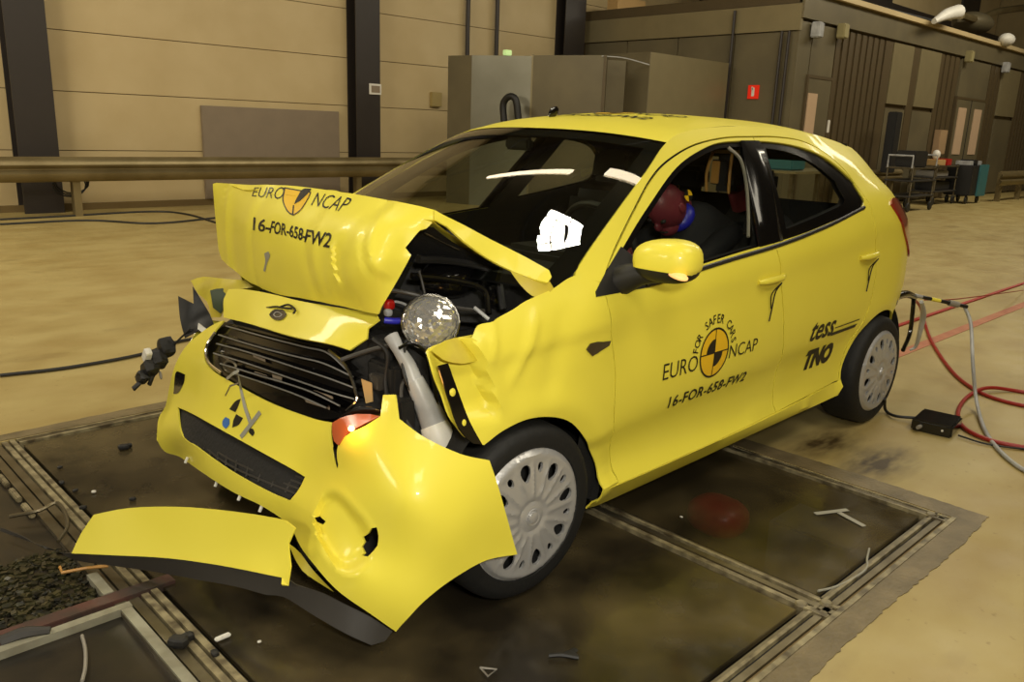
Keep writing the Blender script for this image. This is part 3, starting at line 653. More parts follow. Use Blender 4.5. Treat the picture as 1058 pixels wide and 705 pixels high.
# trolleys with equipment in front of the cabin
def trolley(nm, x0, x1, y0, y1, label, side_m, cat='trolley'):
    t = empty(nm, ((x0+x1)/2, (y0+y1)/2, 0), label, cat)
    for z in (.30, .62, .88): B().box(x0, x1, y0, y1, z, z+.035, bev=.01).build('shelf', M['dkgrey'] if z < .8 else M['steel'], t)
    for x in (x0+.04, x1-.04):
        for y in (y0+.04, y1-.04):
            B().tube([(x, y, .14), (x, y, .95)], .02, n=8, sm=1).build('upright', M['steel'], t)
            w_ = B(); w_.lathe([(.0, -.02), (.09, -.02), (.10, -.01), (.10, .01), (.09, .02), (0, .02)], (x, y, .10), 'y', 16); w_.build('castor', M['black'], t, True)
    B().tube([(x0-.02, y0+.05, .9), (x0-.02, y0+.05, 1.15), (x0-.02, y1-.05, 1.15), (x0-.02, y1-.05, .9)], .02, n=8, sm=1).build('push_bar', M['offwhite'], t, True)
    return t
trolley('equipment_trolley', 18.9, 20.3, 4.75, 5.4, 'loaded steel trolley with white push bar beyond the car tail', 'steel')
tag(box('storage_bin', 19.05, 19.9, 4.85, 5.3, .655, .80, M['grey'], None, .02), 'grey bin on the middle shelf of the far trolley', 'bin')
tag(box('storage_box', 19.1, 19.6, 4.85, 5.2, .915, 1.05, M['cardboard'], None, .01), 'tan box on top of the far trolley', 'box')
tag(box('red_case', 19.7, 20.0, 4.85, 5.2, .915, 1.07, M['red'], None, .01), 'red case on top of the far trolley', 'case')
tag(B().ball((19.35, 5.0, 1.16), .09, .09, .11).build('white_canister', M['white'], None, True), 'white canister on the tan box of the far trolley', 'canister')
tag(box('black_case', 19.1, 20.1, 4.85, 5.3, .335, .55, M['black'], None, .02), 'black case on the lowest shelf of the far trolley', 'case')
tc2 = empty('tool_cart', (20.9, 4.9, 0), 'teal sided tool cart standing right of the loaded trolley', 'cart')
B().box(20.45, 21.45, 4.5, 5.1, .20, .92, bev=.02).build('body', M['black'], tc2); B().box(20.9, 21.5, 4.46, 4.50, .18, .95, bev=.008).build('side_panel', M['teal'], tc2)
for x in (20.55, 21.35):
    for y in (4.58, 5.02): w_ = B(); w_.lathe([(.0, -.02), (.09, -.02), (.10, 0), (.09, .02), (0, .02)], (x, y, .10), 'y', 14); w_.build('castor', M['black'], tc2, True)
for i, x in enumerate((20.55, 20.85, 21.15)): tag(box('small_part_box', x, x+.2, 4.6, 4.95, .925, 1.03+.03*(i % 2), M['offwhite' if i != 1 else 'black'], None, .01), ('left white', 'middle black', 'right white')[i]+' small box on top of the teal cart', 'box')
trolley('equipment_trolley', 16.3, 17.6, 4.3, 4.9, 'dark trolley partly hidden behind the car tail', 'steel')
tag(box('monitor_unit', 16.5, 17.2, 4.4, 4.8, .915, 1.25, M['black'], None, .02), 'black monitor box on the trolley behind the car tail', 'monitor')
tag(box('teal_crate', 11.15, 11.6, 4.3, 4.75, .905, 1.38, M['teal'], None, .02), 'teal crate standing on the table seen through the rear side window', 'crate')
tb = empty('work_table', (11.9, 4.5, 0), 'pale work table seen through the rear side window', 'table')
box('table_top', 10.9, 13.2, 4.1, 4.9, .86, .90, M['cabin_light'], tb)
for x in (11.0, 13.1):
    for y in (4.2, 4.8): box('leg', x-.03, x+.03, y-.03, y+.03, 0, .86, M['steel'], tb)
# ceiling tubes (their light streaks show in the windscreen)
def tube_light(x0, y0, x1, y1, z, label):
    t = empty('ceiling_lamp', ((x0+x1)/2, (y0+y1)/2, z), label, 'lamp', 'ceiling lamps reflected in the windscreen')
    a, b_ = Vector((x0, y0, z)), Vector((x1, y1, z)); d = (b_-a).normalized(); n_ = Vector((-d.y, d.x, 0))*.12
    B().tube([a, b_], .09, n=8, sm=1).build('tube', M['lamp'], t, True)
    mk('reflector', [a+n_+Vector((0, 0, .06)), b_+n_+Vector((0, 0, .06)), b_-n_+Vector((0, 0, .06)), a-n_+Vector((0, 0, .06))], [(0, 1, 2, 3)], M['white'], t)

tube_light(3.05, 6.35, 3.05, 3.45, 7.4, 'longer straight ceiling tube seen as the long streak in the windscreen')
tube_light(3.15, 2.5, 3.15, .2, 7.4, 'shorter ceiling tube seen as the small streak by the windscreen pillar')
for k in range(3):
    for j in range(2):
        x0 = 1.24+.17*j; y0 = 1.75+.34*k
        l = bpy.data.lights.new('film_panel', 'AREA'); l.shape = 'RECTANGLE'; l.size = .14; l.size_y = .30; l.energy = 17; l.color = (1, .93, .78)
        o = bpy.data.objects.new('film_panel', l); COL.objects.link(o); o.location = (x0+.07, y0+.15, 7.35)

# ================================================================== CAR
def smooth(a,b,x):
    t=max(0,min(1,(x-a)/(b-a)));return t*t*(3-2*t)
# knots: (z at x=.3, rise per m, half width)
K=[(.16,.0,.770),(.20,.0,.803),(.235,.0,.828),(.262,.0,.836),(.290,.0,.814),(.335,.02,.804),(.40,.045,.812),(.47,.06,.838),(.62,.04,.8465),
   (.72,.055,.8440),(.795,.075,.8400),(.835,.08,.8450),(.88,.085,.836),(.93,.09,.815),(.97,.09,.795),(1.10,.06,.737),(1.22,.04,.678),(1.32,.02,.622),(1.40,.0,.570),(1.46,.0,.515),(1.55,.0,.42)]
def hermite(xs,ys,x):
    n=len(xs)
    if x<=xs[0]: i=0
    elif x>=xs[-1]: i=n-2
    else:
        i=0
        while xs[i+1]<x: i+=1
    h=xs[i+1]-xs[i];t=(x-xs[i])/h
    def m(j):
        if j==0: return (ys[1]-ys[0])/(xs[1]-xs[0])
        if j==n-1: return (ys[-1]-ys[-2])/(xs[-1]-xs[-2])
        a=(ys[j]-ys[j-1])/(xs[j]-xs[j-1]);b=(ys[j+1]-ys[j])/(xs[j+1]-xs[j])
        return 0 if a*b<=0 else 2*a*b/(a+b)
    if t<0: return ys[0]+m(0)*(x-xs[0])
    if t>1: return ys[-1]+m(n-1)*(x-xs[-1])
    a,b=m(i)*h,m(i+1)*h
    return (2*t**3-3*t*t+1)*ys[i]+(t**3-2*t*t+t)*a+(-2*t**3+3*t*t)*ys[i+1]+(t**3-t*t)*b
def S(x,z):
    xs=min(max(x,-.3),2.5)
    zs=[k[0]+k[1]*(xs-.3) for k in K]
    w=hermite(zs,[k[2] for k in K],z)
    up=smooth(.85,1.4,z)
    # plan taper: rear and front
    r=max(0,x-1.9);fr=max(0,.15-x)
    w-=(.05+.16*up)*r*r+.35*max(0,x-2.55)**2+.6*max(0,x-2.95)**2
    w-=.16*fr*fr
    f2=max(0,1.0-x);w-=.06*up*f2*f2
    # arch flares
    for cx_ in (0.0,2.489):
        d=math.hypot(x-cx_,z-.29)
        w+=.012*math.exp(-((d-.335)/.05)**2)*(1 if z>.2 else 0)
    return w

FZ=[(.10,-.58),(.20,-.60),(.30,-.61),(.40,-.56),(.50,-.525),(.60,-.49),(.70,-.43),(.80,-.38),(.90,-.33)]
def F(y,z):
    return hermite([k[0] for k in FZ],[k[1] for k in FZ],min(max(z,.1),.9))+.21*(abs(y)/.75)**3

car = empty('car', (1.25, 0, 0), 'bright yellow crash-tested hatchback with crushed front and folded bonnet on the test floor', 'car')
def side(sgn, off=0):
    return lambda x, z: (x, sgn*(S(x, z)+off), z)
EDGE = [(.098, .953), (.24, 1.019), (.494, 1.173), (.70, 1.288), (.883, 1.383), (1.076, 1.430), (1.48, 1.457), (1.957, 1.450), (2.35, 1.415), (2.66, 1.378)]
def edge(x): return hermite([p[0] for p in EDGE], [p[1] for p in EDGE], x)
win = [(0.264,0.93), (0.425,1.035), (0.612,1.156), (0.877,1.299), (1.151,1.376), (1.367,1.398), (1.671,1.399), (1.918,1.376), (2.083,1.323), (2.214,1.236), (2.211,1.148), (2.161,1.125), (1.573,1.038), (1.083,0.996), (0.629,0.953)]
seam_top = [(.305, .957), (.401, 1.037), (.55, 1.150), (.706, 1.256), (.846, 1.320), (1.049, 1.374), (1.296, 1.405)]
front_door = seam_top + [(1.53, 1.414), (1.40, 1.20), (1.315, 1.03), (1.345, .93), (1.385, .82), (1.43, .66), (1.47, .50), (1.49, .275), (1.0, .262), (.42, .252), (.385, .40), (.36, .512), (.343, .682), (.309, .846)]
rear_door = [(1.538, 1.414), (1.75, 1.416), (1.96, 1.400), (2.10, 1.345), (2.20, 1.25), (2.232, 1.14), (2.24, 1.004), (2.300, .815), (2.29, .68), (2.24, .575), (2.155, .47), (2.115, .37), (2.10, .30), (1.8, .285), (1.498, .275), (1.478, .50), (1.438, .66), (1.393, .82), (1.353, .93), (1.323, 1.03), (1.408, 1.20)]
def clipx(poly, lo, hi):            # part of a window outline between two sloping lines x = a + b*(z-1)
    r = []
    n = len(poly)
    for i in range(n):
        p, q = poly[i], poly[(i+1) % n]
        def d(t): return [(t[0]-lo[0]-lo[1]*(t[1]-1)) if lo else 1, (hi[0]+hi[1]*(t[1]-1)-t[0]) if hi else 1]
        dp, dq = d(p), d(q)
        if min(dp) >= 0: r.append(p)
        for k in (0, 1):
            if (dp[k] >= 0) != (dq[k] >= 0):
                t = dp[k]/(dp[k]-dq[k]); s = (p[0]+t*(q[0]-p[0]), p[1]+t*(q[1]-p[1]))
                if min(d(s)) > -1e-6: r.append(s)
    return r
win_r = cr(win, step=.04)
BL = (1.292, .555)
wf = clipx(win_r, None, (BL[0], BL[1])); wr_ = clipx(win_r, (BL[0]+.008, BL[1]), None)
rear_arch = [(2.489+.372*math.cos(t), .27+.325*math.sin(t)) for t in [math.radians(a) for a in range(0, 181, 12)]]
body = [(.305, .957), (.20, .985)] + [(x, z) for x, z in EDGE[1:]] + [(2.735, 1.25), (2.83, 1.10), (2.92, .96), (2.985, .82), (3.02, .70), (3.07, .60), (3.11, .48), (3.10, .36), (3.04, .27), (2.90, .245)] + rear_arch + [(2.10, .225), (1.371, .195), (.889, .168), (.40, .15), (.355, .18), (.36, .27)] 
body += [(.42, .248), (1.0, .257), (1.49, .270), (1.8, .280), (2.105, .294), (2.122, .37), (2.162, .465), (2.247, .570), (2.298, .68), (2.307, .815), (2.247, 1.004), (2.238, 1.14), (2.206, 1.255), (2.103, 1.351), (1.962, 1.406), (1.75, 1.422), (1.53, 1.420), (1.296, 1.411), (1.049, 1.380), (.843, 1.326), (.70, 1.262), (.545, 1.156), (.397, 1.043)]
def fender_dent(x, z):
    f = -.15-.20*(.85-z)*-1          # fold line: leans forward with height
    xf = -.235+.36*(.83-z)
    k = smooth(.61, .67, z)*(1-smooth(.84, .88, z))
    d = x-xf
    return k*(-.034*(1-smooth(-.006, .006, d))*(1-smooth(.10, .16, -d)) + .014*math.exp(-(max(d, 0)/.05)**2)*smooth(-.006, .006, d)) + .010*max(0, 1-abs(x+.046-.57*(z-.825))/.035)*smooth(.68, .76, z)*(1-smooth(.87, .93, z)) - .008*math.exp(-((x-.06-.3*(z-.75))/.05)**2)*smooth(.6, .7, z)*(1-smooth(.86, .93, z)) + .009*max(0, 1-abs(x+.165-.25*(z-.87))/.02)*smooth(.78, .83, z)
ffr = [(.09, .957), (.20, .985), (.299, .957), (.303, .846), (.337, .682), (.354, .512), (.378, .40), (.412, .262), (.40, .248), (.365, .16), (.325, .165), (.322, .279), (.311, .349), (.226, .459), (.138, .542), (.046, .582), (-.056, .597), (-.147, .582), (-.213, .552), (-0.272,0.585), (-0.314,0.654), (-0.336,0.725), (-0.366,0.785), (-0.367,0.838), (-0.299,0.85), (-0.242,0.861), (-0.206,0.889), (-0.17,0.893), (-0.077,0.917), (-.02, .935)]
sheets = {}
for sgn, nm in ((-1, 'left'), (1, 'right')):
    out = (0, sgn, 0)
    body_side = patch('body_side', body, [], side(sgn), M['yellow'], car, grid=.05, out=out, thick=.01)
    fd = patch('front_door', front_door, [wf], side(sgn), M['yellow'], car, grid=.045, out=out)
    rd = patch('rear_door', rear_door, [wr_], side(sgn), M['yellow'], car, grid=.045, out=out)
    sheets[nm] = (fd, rd)
    # black window surrounds and glass
    def shrink(poly, k, dx=0, dz=0):
        c = np.mean(np.array(poly), 0); return [tuple(c+(np.array(p)-c)*k+np.array((dx, dz))) for p in poly]
    fg = clipx([(x, z) for x, z in shrink(win_r, .93, -.01, -.006)], (.46, .25), (1.235, .50))
    rg = clipx([(x, z) for x, z in shrink(win_r, .86, -.05, .008)], (1.43, .42), None)
    patch('window_surround', [(x, z) for x, z in shrink(wf, 1.02)], [fg], side(sgn, -.008), M['gloss'], fd, grid=.06, thick=.004, out=out, smooth_outline=False)
    patch('window_surround', [(x, z) for x, z in shrink(wr_, 1.02)], [rg], side(sgn, -.008), M['gloss'], rd, grid=.06, thick=.004, out=out, smooth_outline=False)
    if sgn == -1:
        g = patch('side_glass', fg, [], side(sgn, -.016), M['glass'], fd, grid=.06, thick=0, out=out, smooth_outline=False)
    else: patch('side_glass', fg, [], side(sgn, -.016), M['glass'], fd, grid=.06, thick=0, out=out, smooth_outline=False)
    patch('side_glass', rg, [], side(sgn, -.016), M['glass'], rd, grid=.06, thick=0, out=out, smooth_outline=False)
    trim = [(.30, .90)]+[(x, edge(x)-.025) for x in (.30, .5, .7, .9, 1.1, 1.4, 1.7, 2.0, 2.3, 2.58)]+[(2.70, 1.20), (2.78, 1.0), (2.80, .90), (1.5, .90)]
    patch('inner_trim', trim, [shrink(fg, 1.03), shrink(rg, 1.03)], side(sgn, -.038), M['interior'], car, grid=.09, thick=0, out=out, smooth_outline=False)
    # dark inner structure behind the gaps and the arches
    inner = [(.25, .93), (.25, .20), (2.10, .24), (2.06, .55), (2.3, .66), (2.55, .68), (2.80, .62), (2.95, .55), (2.9, .92), (2.3, 1.10), (1.3, 1.0), (.7, .945)]
    patch('inner_side', inner, [], side(sgn, -.035), M['liner'], car, grid=.12, thick=0, out=out, smooth_outline=False)
    # door handles: recess bowl and bar
    for dr, hx, hz, name in ((fd, 1.295, .872, 'door_handle'), (rd, 2.20, .893, 'door_handle')):
        pts = [(hx-.10, sgn*(S(hx-.10, hz)+.002), hz), (hx-.06, sgn*(S(hx-.06, hz)+.014), hz+.002), (hx, sgn*(S(hx, hz)+.018), hz+.004), (hx+.06, sgn*(S(hx+.06, hz)+.014), hz+.006), (hx+.10, sgn*(S(hx+.1, hz)+.002), hz+.007)]
        B().tube(pts, [.009, .014, .015, .014, .009], n=10).build(name, M['yellow'], dr, True)
        k = hx+.01
        wire = [(k+.004, sgn*(S(k, hz)+.04), hz-.006), (k+.012, sgn*(S(k, hz-.05)+.012), hz-.05), (k+.004, sgn*(S(k, hz-.11)+.006), hz-.12), (k-.012, sgn*(S(k, hz-.15)+.008), hz-.165)]
        wire2 = [(k+.004, sgn*(S(k, hz)+.04), hz-.006), (k-.012, sgn*(S(k, hz-.05)+.010), hz-.055), (k-.002, sgn*(S(k, hz-.1)+.006), hz-.115)]
        if sgn < 0: B().tube(wire, .0028, n=6).tube(wire2, .0025, n=6).build('handle_cable', M['ink'], dr)
    bpl = clipx([(x, z) for x, z in shrink(win_r, 1.004)], (1.215, .50), (1.385, .44))
    patch('pillar_cover', bpl, [], side(sgn, .0025), M['gloss'], fd, grid=.06, thick=.008, out=out, smooth_outline=False)
    # waistline trim
    tr = [(x, sgn*(S(x, z)+.003), z-.004) for x, z in [(.50, .936), (.6, .942), (1.0, .978), (1.4, 1.013), (1.8, 1.065), (2.16, 1.122)]]
    B().tube(tr, .009, n=8).build('waist_trim', M['black'], car)
    # tail lamp
    tl = [(2.478,1.093), (2.72, 1.12), (2.88, 1.10), (2.935, .98), (2.975, .86), (2.93, .84), (2.84, .885), (2.74, .98), (2.64, 1.07)] if 0 else [(2.52, 1.12), (2.60, 1.145), (2.80, 1.13), (2.91, .98), (2.985, .84), (2.90, .825), (2.80, .89), (2.66, 1.00)]
    patch('tail_lamp', tl, [], side(sgn, .010), M['taillens'], car, grid=.04, thick=.02, out=out)
# front fenders
fl = patch('front_fender', ffr, [], lambda x, z: (x, -(S(x, z)+fender_dent(x, z)), z), M['yellow'], car, grid=.015, out=(0, -1, 0), thick=.006, step=.015)
ffr2 = [(.09, .957), (.20, .985), (.299, .957), (.303, .846), (.337, .682), (.354, .512), (.348, .17), (.325, .175), (.311, .349), (.226, .459), (.138, .542), (.046, .582), (-.056, .597), (-.12, .62), (-.10, .75), (-.14, .84), (-.02, .93)]
patch('front_fender', ffr2, [], side(1), M['yellow'], car, grid=.04, out=(0, 1, 0), thick=.006, step=.03)
# side indicator badge on fender, mirrored lamp plate
bp = [(0.195,0.766), (0.213,0.782), (0.311,0.776), (0.302,0.762), (0.223,0.741)]
patch('fender_vent', bp, [], side(-1, .006), M['steel'], fl, grid=.02, thick=.004)
# black bracket strip with two yellow washers on the torn front edge
bs = [(-0.352,-0.8,0.798), (-0.318,-0.8,0.8), (-0.296,-0.815,0.726), (-0.264,-0.83,0.634), (-0.224,-0.84,0.559), (-0.257,-0.84,0.57), (-0.303,-0.835,0.619), (-0.33,-0.825,0.694), (-0.342,-0.81,0.753)]
br = sheet('bracket_strip', bs, M['gloss'], fl, grid=.02, thick=.004, shift=.03)
for a in ((-0.334,-0.838,0.731), (-0.304,-0.85,0.641)):
    B().ball(a, .011, .005, .013, seg=12).build('washer', M['yellow'], br, True)
sheet('torn_flange', [(-0.367,-0.79,0.843), (-0.305,-0.77,0.856), (-0.199,-0.76,0.854), (-0.179,-0.775,0.838), (-0.204,-0.8,0.791), (-0.276,-0.81,0.795), (-0.335,-0.8,0.814)], M['yellow_matte'], fl, grid=.02, thick=.002, warp=lambda x, y, z: .006*math.sin(x*70+z*40), shift=.012)

# roof, windscreen, tailgate ------------------------------------------------
def ex(s, t):       # A-pillar edge, t = 0 cowl .. 1 header
    x = .098+(.883-.098)*t; z = edge(x); return x, S(x, z), z
def screen(s, t, lift=0):
    x, y, z = ex(s, t); q = 1-abs(s)**2.2
    return (x-(.16-.065*t)*(1-s*s), s*y, z+(.012+.024*t)*q+.018*math.sin(math.pi*t)*q+lift)
def roofp(s, u):
    xh = .883-.095*(1-s*s)+.008; xe = .883+.008; X = xe+(2.66-xe)*u
    x = xh+(2.66+.07*(1-s*s)-xh)*u
    ze = edge(X); y = s*S(X, ze)
    cr_ = .036+.010*math.sin(math.pi*min(1, u*1.6)) if u < .625/1 else .036+.010*math.sin(math.pi*min(1, 1.0))*0
    cr_ = .036+.012*math.sin(math.pi*u)
    return (x, y, ze+cr_*(1-abs(s)**2.6))
ss = [-1+2*i/28 for i in range(29)]
ss = [math.copysign(1-(1-abs(s))**1.25, s) for s in ss]
strip('roof', [[roofp(s, u/30) for s in ss] for u in range(31)], M['yellow'], car, thick=0)
strip('windscreen', [[screen(s, t/14) for s in ss] for t in range(15)], M['wglass'], car, flip=True)
fr_rows = lambda ts, sl: [[screen(s, t, -.006) for s in sl] for t in ts]
def frit(ts, sl):
    return strip('screen_border', fr_rows(ts, sl), M['frit'], bpy.data.objects['windscreen'])
frit([0, .03, .06], ss); frit([.93, .96, 1.0], ss)
frit([i/14 for i in range(15)], [-1, -.97, -.94, -.90]); frit([i/14 for i in range(15)], [.90, .94, .97, 1])
hatch_edge = [(2.66, 1.378), (2.735, 1.25), (2.83, 1.10), (2.92, .96), (2.985, .82), (3.02, .70), (3.07, .60), (3.11, .48), (3.10, .36), (3.04, .27)]
he = cr(hatch_edge, closed=False, step=.06)
gate_skip = lambda i, j: 1.0 < he[i][1] < 1.33 and abs(ss[j]) < .8 and abs(ss[j+1]) < .8
gate = strip('tailgate', [[(x+.10*(1-s*s), s*S(x, z), z+(.036*(1-abs(s)**2.6) if i == 0 else 0)) for s in ss] for i, (x, z) in enumerate(he)], M['yellow'], car, skip=gate_skip)
strip('tailgate_trim', [[(x+.10*(1-s*s)-.035, s*(S(x, z)-.03), z-.02) for s in ss] for x, z in he if z > .9], M['interior'], gate, skip=gate_skip)
hz = [p for p in he if .96 < p[1] < 1.36]
strip('rear_window', [[(x+.10*(1-s*s)+.006, s*S(x, z), z) for s in [k*.85 for k in ss]] for x, z in hz], M['glass'], gate)
# roof aerials
B().ball((1.02, .12, 1.49), .035, .009, .022, Matrix.Rotation(-.5, 3, 'Y'), seg=12).build('aerial', M['gloss'], car)
# floor pan, cowl, headliner
box('floor_pan', .15, 2.95, -.70, .70, .20, .26, M['liner'], car)
box('floor_pan', -.25, .15, -.45, .45, .24, .34, M['liner'], car)
# wheel wells
for cx_ in (.0, 2.489):
    for sgn in (-1, 1):
        w_ = B(); w_.lathe([(.36, sgn*.80), (.355, sgn*.50), (.05, sgn*.48)], (cx_, 0, .285), 'y', 24, math.radians(-15), math.radians(195))
        w_.build('wheel_liner', M['liner'], car, True)

# wheels --------------------------------------------------------------------
def make_wheel(loc, sgn, rz=0):
    wh = bpy.data.objects.new('wheel', None); COL.objects.link(wh); wh.parent = car; wh.empty_display_size = .1
    wh.location = Vector(loc)-Vector(car.location); wh.rotation_euler.z = rz + (math.pi if sgn > 0 else 0)
    return wh
def wheel_parts(wh):
    t = B(); t.lathe([(.208, .0), (.211, -.004), (.215, -.012), (.245, -.014), (.264, -.006), (.277, .010), (.282, .035), (.283, .09), (.282, .145), (.276, .170), (.25, .185), (.2, .18), (.18, .17)], (0, 0, 0), 'y', 56)
    t.build('tyre', M['rubber'], wh, True, world=False)
    t = B(); t.lathe([(.195, .005), (.19, .16)], (0, 0, 0), 'y', 40); t.lathe([(.19, .07), (.02, .06)], (0, 0, 0), 'y', 40)
    t.build('rim', M['liner'], wh, True, world=False)
    # slotted cap
    R_ = .211; ol = [(R_*math.cos(a*math.pi/36), R_*math.sin(a*math.pi/36)) for a in range(72)]
    holes = []
    for k in range(8):
        for big in (1, 0):
            a = math.pi*2*(k+(.0 if big else .5))/8+.2
            r0, r1, w0, w1 = (.118, .176, .011, .022) if big else (.140, .172, .007, .011)
            pts = []
            for j in range(14):
                q = 2*math.pi*j/14; rr = (r0+r1)/2+(r1-r0)/2*math.cos(q); ww = (w0+(w1-w0)*(rr-r0)/(r1-r0))*math.sin(q)*1.15
                pts.append((rr*math.cos(a)-ww*math.sin(a), rr*math.sin(a)+ww*math.cos(a)))
            holes.append(pts)
    v, f = tri2d(ol, holes, .0085)
    vs = []
    for a, b_ in v:
        r = math.hypot(a, b_); th = math.atan2(b_, a)-.2
        h = -.018-.012*math.cos(min(1, r/.19)*1.5)
        u = (th*8/(2*math.pi)) % 1; du = min(abs(u-.25), abs(u-.75))*2*math.pi*r/8
        h += -.005*math.exp(-(du/.0045)**2)*smooth(.05, .08, r)*(1-smooth(.165, .185, r))
        h += -.003*math.exp(-((r-.190)/.012)**2)+.010*math.exp(-((r-.048)/.007)**2)*.5
        h += .012*smooth(.198, .208, r)
        vs.append((a, h, b_))
    acc = sum(((Vector(vs[t[1]])-Vector(vs[t[0]])).cross(Vector(vs[t[2]])-Vector(vs[t[0]])).y for t in f))
    if acc > 0: f = [t[::-1] for t in f]
    c = mk('hubcap', vs, f, M['silver'], wh, True, world=False); finish(c, .010)
    t = B(); t.lathe([(.0, -.038), (.013, -.038), (.018, -.036), (.019, -.031), (.026, -.033), (.028, -.028)], (0, 0, 0), 'y', 28); t.build('cap_emblem', M['silver'], c, True, world=False)
wheels = []
for loc, sgn, rz in (((-.030, -.835, .283), -1, -.04), ((2.489, -.835, .283), -1, 0), ((-.03, .835, .283), 1, .1), ((2.489, .835, .283), 1, 0)):
    wh = make_wheel(loc, sgn, rz)
    if not wheels: wheel_parts(wh)
    else:
        for ch in list(wheels[0].children):
            c = ch.copy(); COL.objects.link(c); c.parent = wh
            for g in ch.children:
                d = g.copy(); COL.objects.link(d); d.parent = c
    wheels.append(wh)

# door mirror ---------------------------------------------------------------
for sgn in (-1, 1):
    m_ = B(); m_.ball((.425, sgn*.955, 1.038), .080, .108, .066, Matrix.Rotation(-sgn*.12, 3, 'Z') @ Matrix.Rotation(sgn*.10, 3, 'X'), seg=28, power=.76)
    bm = m_.bm
    lo = bmesh.ops.bisect_plane(bm, geom=bm.verts[:]+bm.edges[:]+bm.faces[:], plane_co=(.42, 0, 1.005), plane_no=(.12, 0, 1), clear_inner=True)
    mc = m_.build('mirror_cap', M['yellow'], car, True)
    m2 = B(); m2.ball((.43, sgn*.952, 1.030), .076, .106, .062, Matrix.Rotation(-sgn*.12, 3, 'Z'), seg=28, power=.8)
    mh = m2.build('mirror_housing', M['black'], car, True)
    B().ball((.385, sgn*1.018, 1.008), .024, .066, .011, Matrix.Rotation(sgn*.5, 3, 'Z') @ Matrix.Rotation(-sgn*.1, 3, 'X'), seg=18).build('turn_lens', M['lens'], mh, True)
    B().tube([(.40, sgn*.80, .955), (.41, sgn*.87, .985), (.43, sgn*.95, 1.0)], [.05, .036, .03], n=12).build('mirror_arm', M['black'], mh, True)
    tri = [(.258, .920), (.262, .935), (.34, .990), (.44, 1.056), (.475, 1.03), (.52, .945), (.52, .925)]
    patch('mirror_base', tri, [], side(sgn, .004), M['black'], mh, grid=.05, thick=.01, out=(0, sgn, 0), smooth_outline=False)

# printed lettering ---------------------------------------------------------
def decal(name, v, f, fn, m, parent, out, maxlen=.03):
    v, f = fine(v, f, maxlen)
    vs = [Vector(fn(a, b_)) for a, b_ in v]
    acc = Vector((0, 0, 0))
    for t in f: acc += (vs[t[1]]-vs[t[0]]).cross(vs[t[2]]-vs[t[0]])
    if acc.dot(Vector(out)) < 0: f = [t[::-1] for t in f]
    return mk(name, vs, f, m, parent)
def put(v, u0, v0, size=None): return np.array(v)+np.array((u0, v0))
def letters(name, body_, u0, v0, wdt, hgt, fn, m, parent, out, bold=0, shear=0, spacing=1.0):
    v, f = text_mesh(body_, 1, bold=bold, shear=shear, spacing=spacing)
    v[:, 0] *= wdt/v[:, 0].max(); v[:, 1] *= hgt/v[:, 1].max()
    return decal(name, put(v, u0, v0), f, fn, m, parent, out)
def disc(c, r, a0=0, a1=360, r0=0, n=36):
    v, f = [], []
    for i in range(n+1):
        t = math.radians(a0+(a1-a0)*i/n)
        v += [(c[0]+r0*math.cos(t), c[1]+r0*math.sin(t)), (c[0]+r*math.cos(t), c[1]+r*math.sin(t))]
    for i in range(n):
        q = 2*i
        f += [(q, q+1, q+3), (q, q+3, q+2)] if r0 > 0 else [(q, q+1, q+3)]
    return np.array(v), f
def target(fn, c, r, parent, out, off=0):
    decal('printed_mark', *disc(c, r*.93), lambda a, b_: fn(a, b_, .0012), M['amberink'], parent, out)
    decal('printed_ring', *disc(c, r, r0=r*.92), lambda a, b_: fn(a, b_, .002), M['ink'], parent, out)
    for a0 in (90, 270): decal('printed_sector', *disc(c, r*.56, a0, a0+90, r0=.0001, n=14), lambda a, b_: fn(a, b_, .0022), M['ink'], parent, out)
    t = r*.025
    for (x0, x1, z0, z1) in ((-r, r, -t, t), (-t, t, -r, r)):
        v = np.array([(c[0]+x0, c[1]+z0), (c[0]+x1, c[1]+z0), (c[0]+x1, c[1]+z1), (c[0]+x0, c[1]+z1)])
        decal('printed_line', v, [(0, 1, 2), (0, 2, 3)], lambda a, b_: fn(a, b_, .0021), M['ink'], parent, out)
def arc_text(name, body_, c, r, a0, a1, h, fn, parent, out, bold=.01):
    n = len(body_)
    for i, ch in enumerate(body_):
        if ch == ' ': continue
        v, f = text_mesh(ch, 1, bold=bold); hgt = v[:, 1].max(); v *= h/hgt; v[:, 0] *= .85; v[:, 0] -= v[:, 0].max()/2
        a = math.radians(a0+(a1-a0)*i/(n-1)); t = a-math.pi/2
        R2 = np.array([[math.cos(t), -math.sin(t)], [math.sin(t), math.cos(t)]])
        v = v@R2.T+np.array((c[0]+r*math.cos(a), c[1]+r*math.sin(a)))
        decal(name, v, f, fn, M['ink'], parent, out)
FD, RD = sheets['left']
ds = lambda x, z, o=.002: (x, -(S(x, z)+o), z)
letters('printed_word', 'EURO', .607, .588, .210, .060, ds, M['ink'], FD, (0, -1, 0), bold=-.004)
letters('printed_word', 'NCAP', 1.028, .597, .204, .052, ds, M['ink'], FD, (0, -1, 0), bold=-.004)
letters('printed_number', '16-FOR-658-FW2', .668, .470, .53, .046, ds, M['ink'], FD, (0, -1, 0), bold=.022, spacing=1.08)
target(ds, (.922, .637), .096, FD, (0, -1, 0))
arc_text('printed_letter', 'FOR SAFER CARS', (.922, .637), .112, 168, 14, .034, ds, FD, (0, -1, 0), bold=.012)
letters('printed_word', 'tess', 1.695, .556, .235, .088, ds, M['ink'], RD, (0, -1, 0), bold=.02, shear=.35)
v = np.array([(1.90, .552), (2.165, .556), (2.18, .572), (1.905, .568)]); decal('printed_line', v, [(0, 1, 2), (0, 2, 3)], ds, M['ink'], RD, (0, -1, 0))
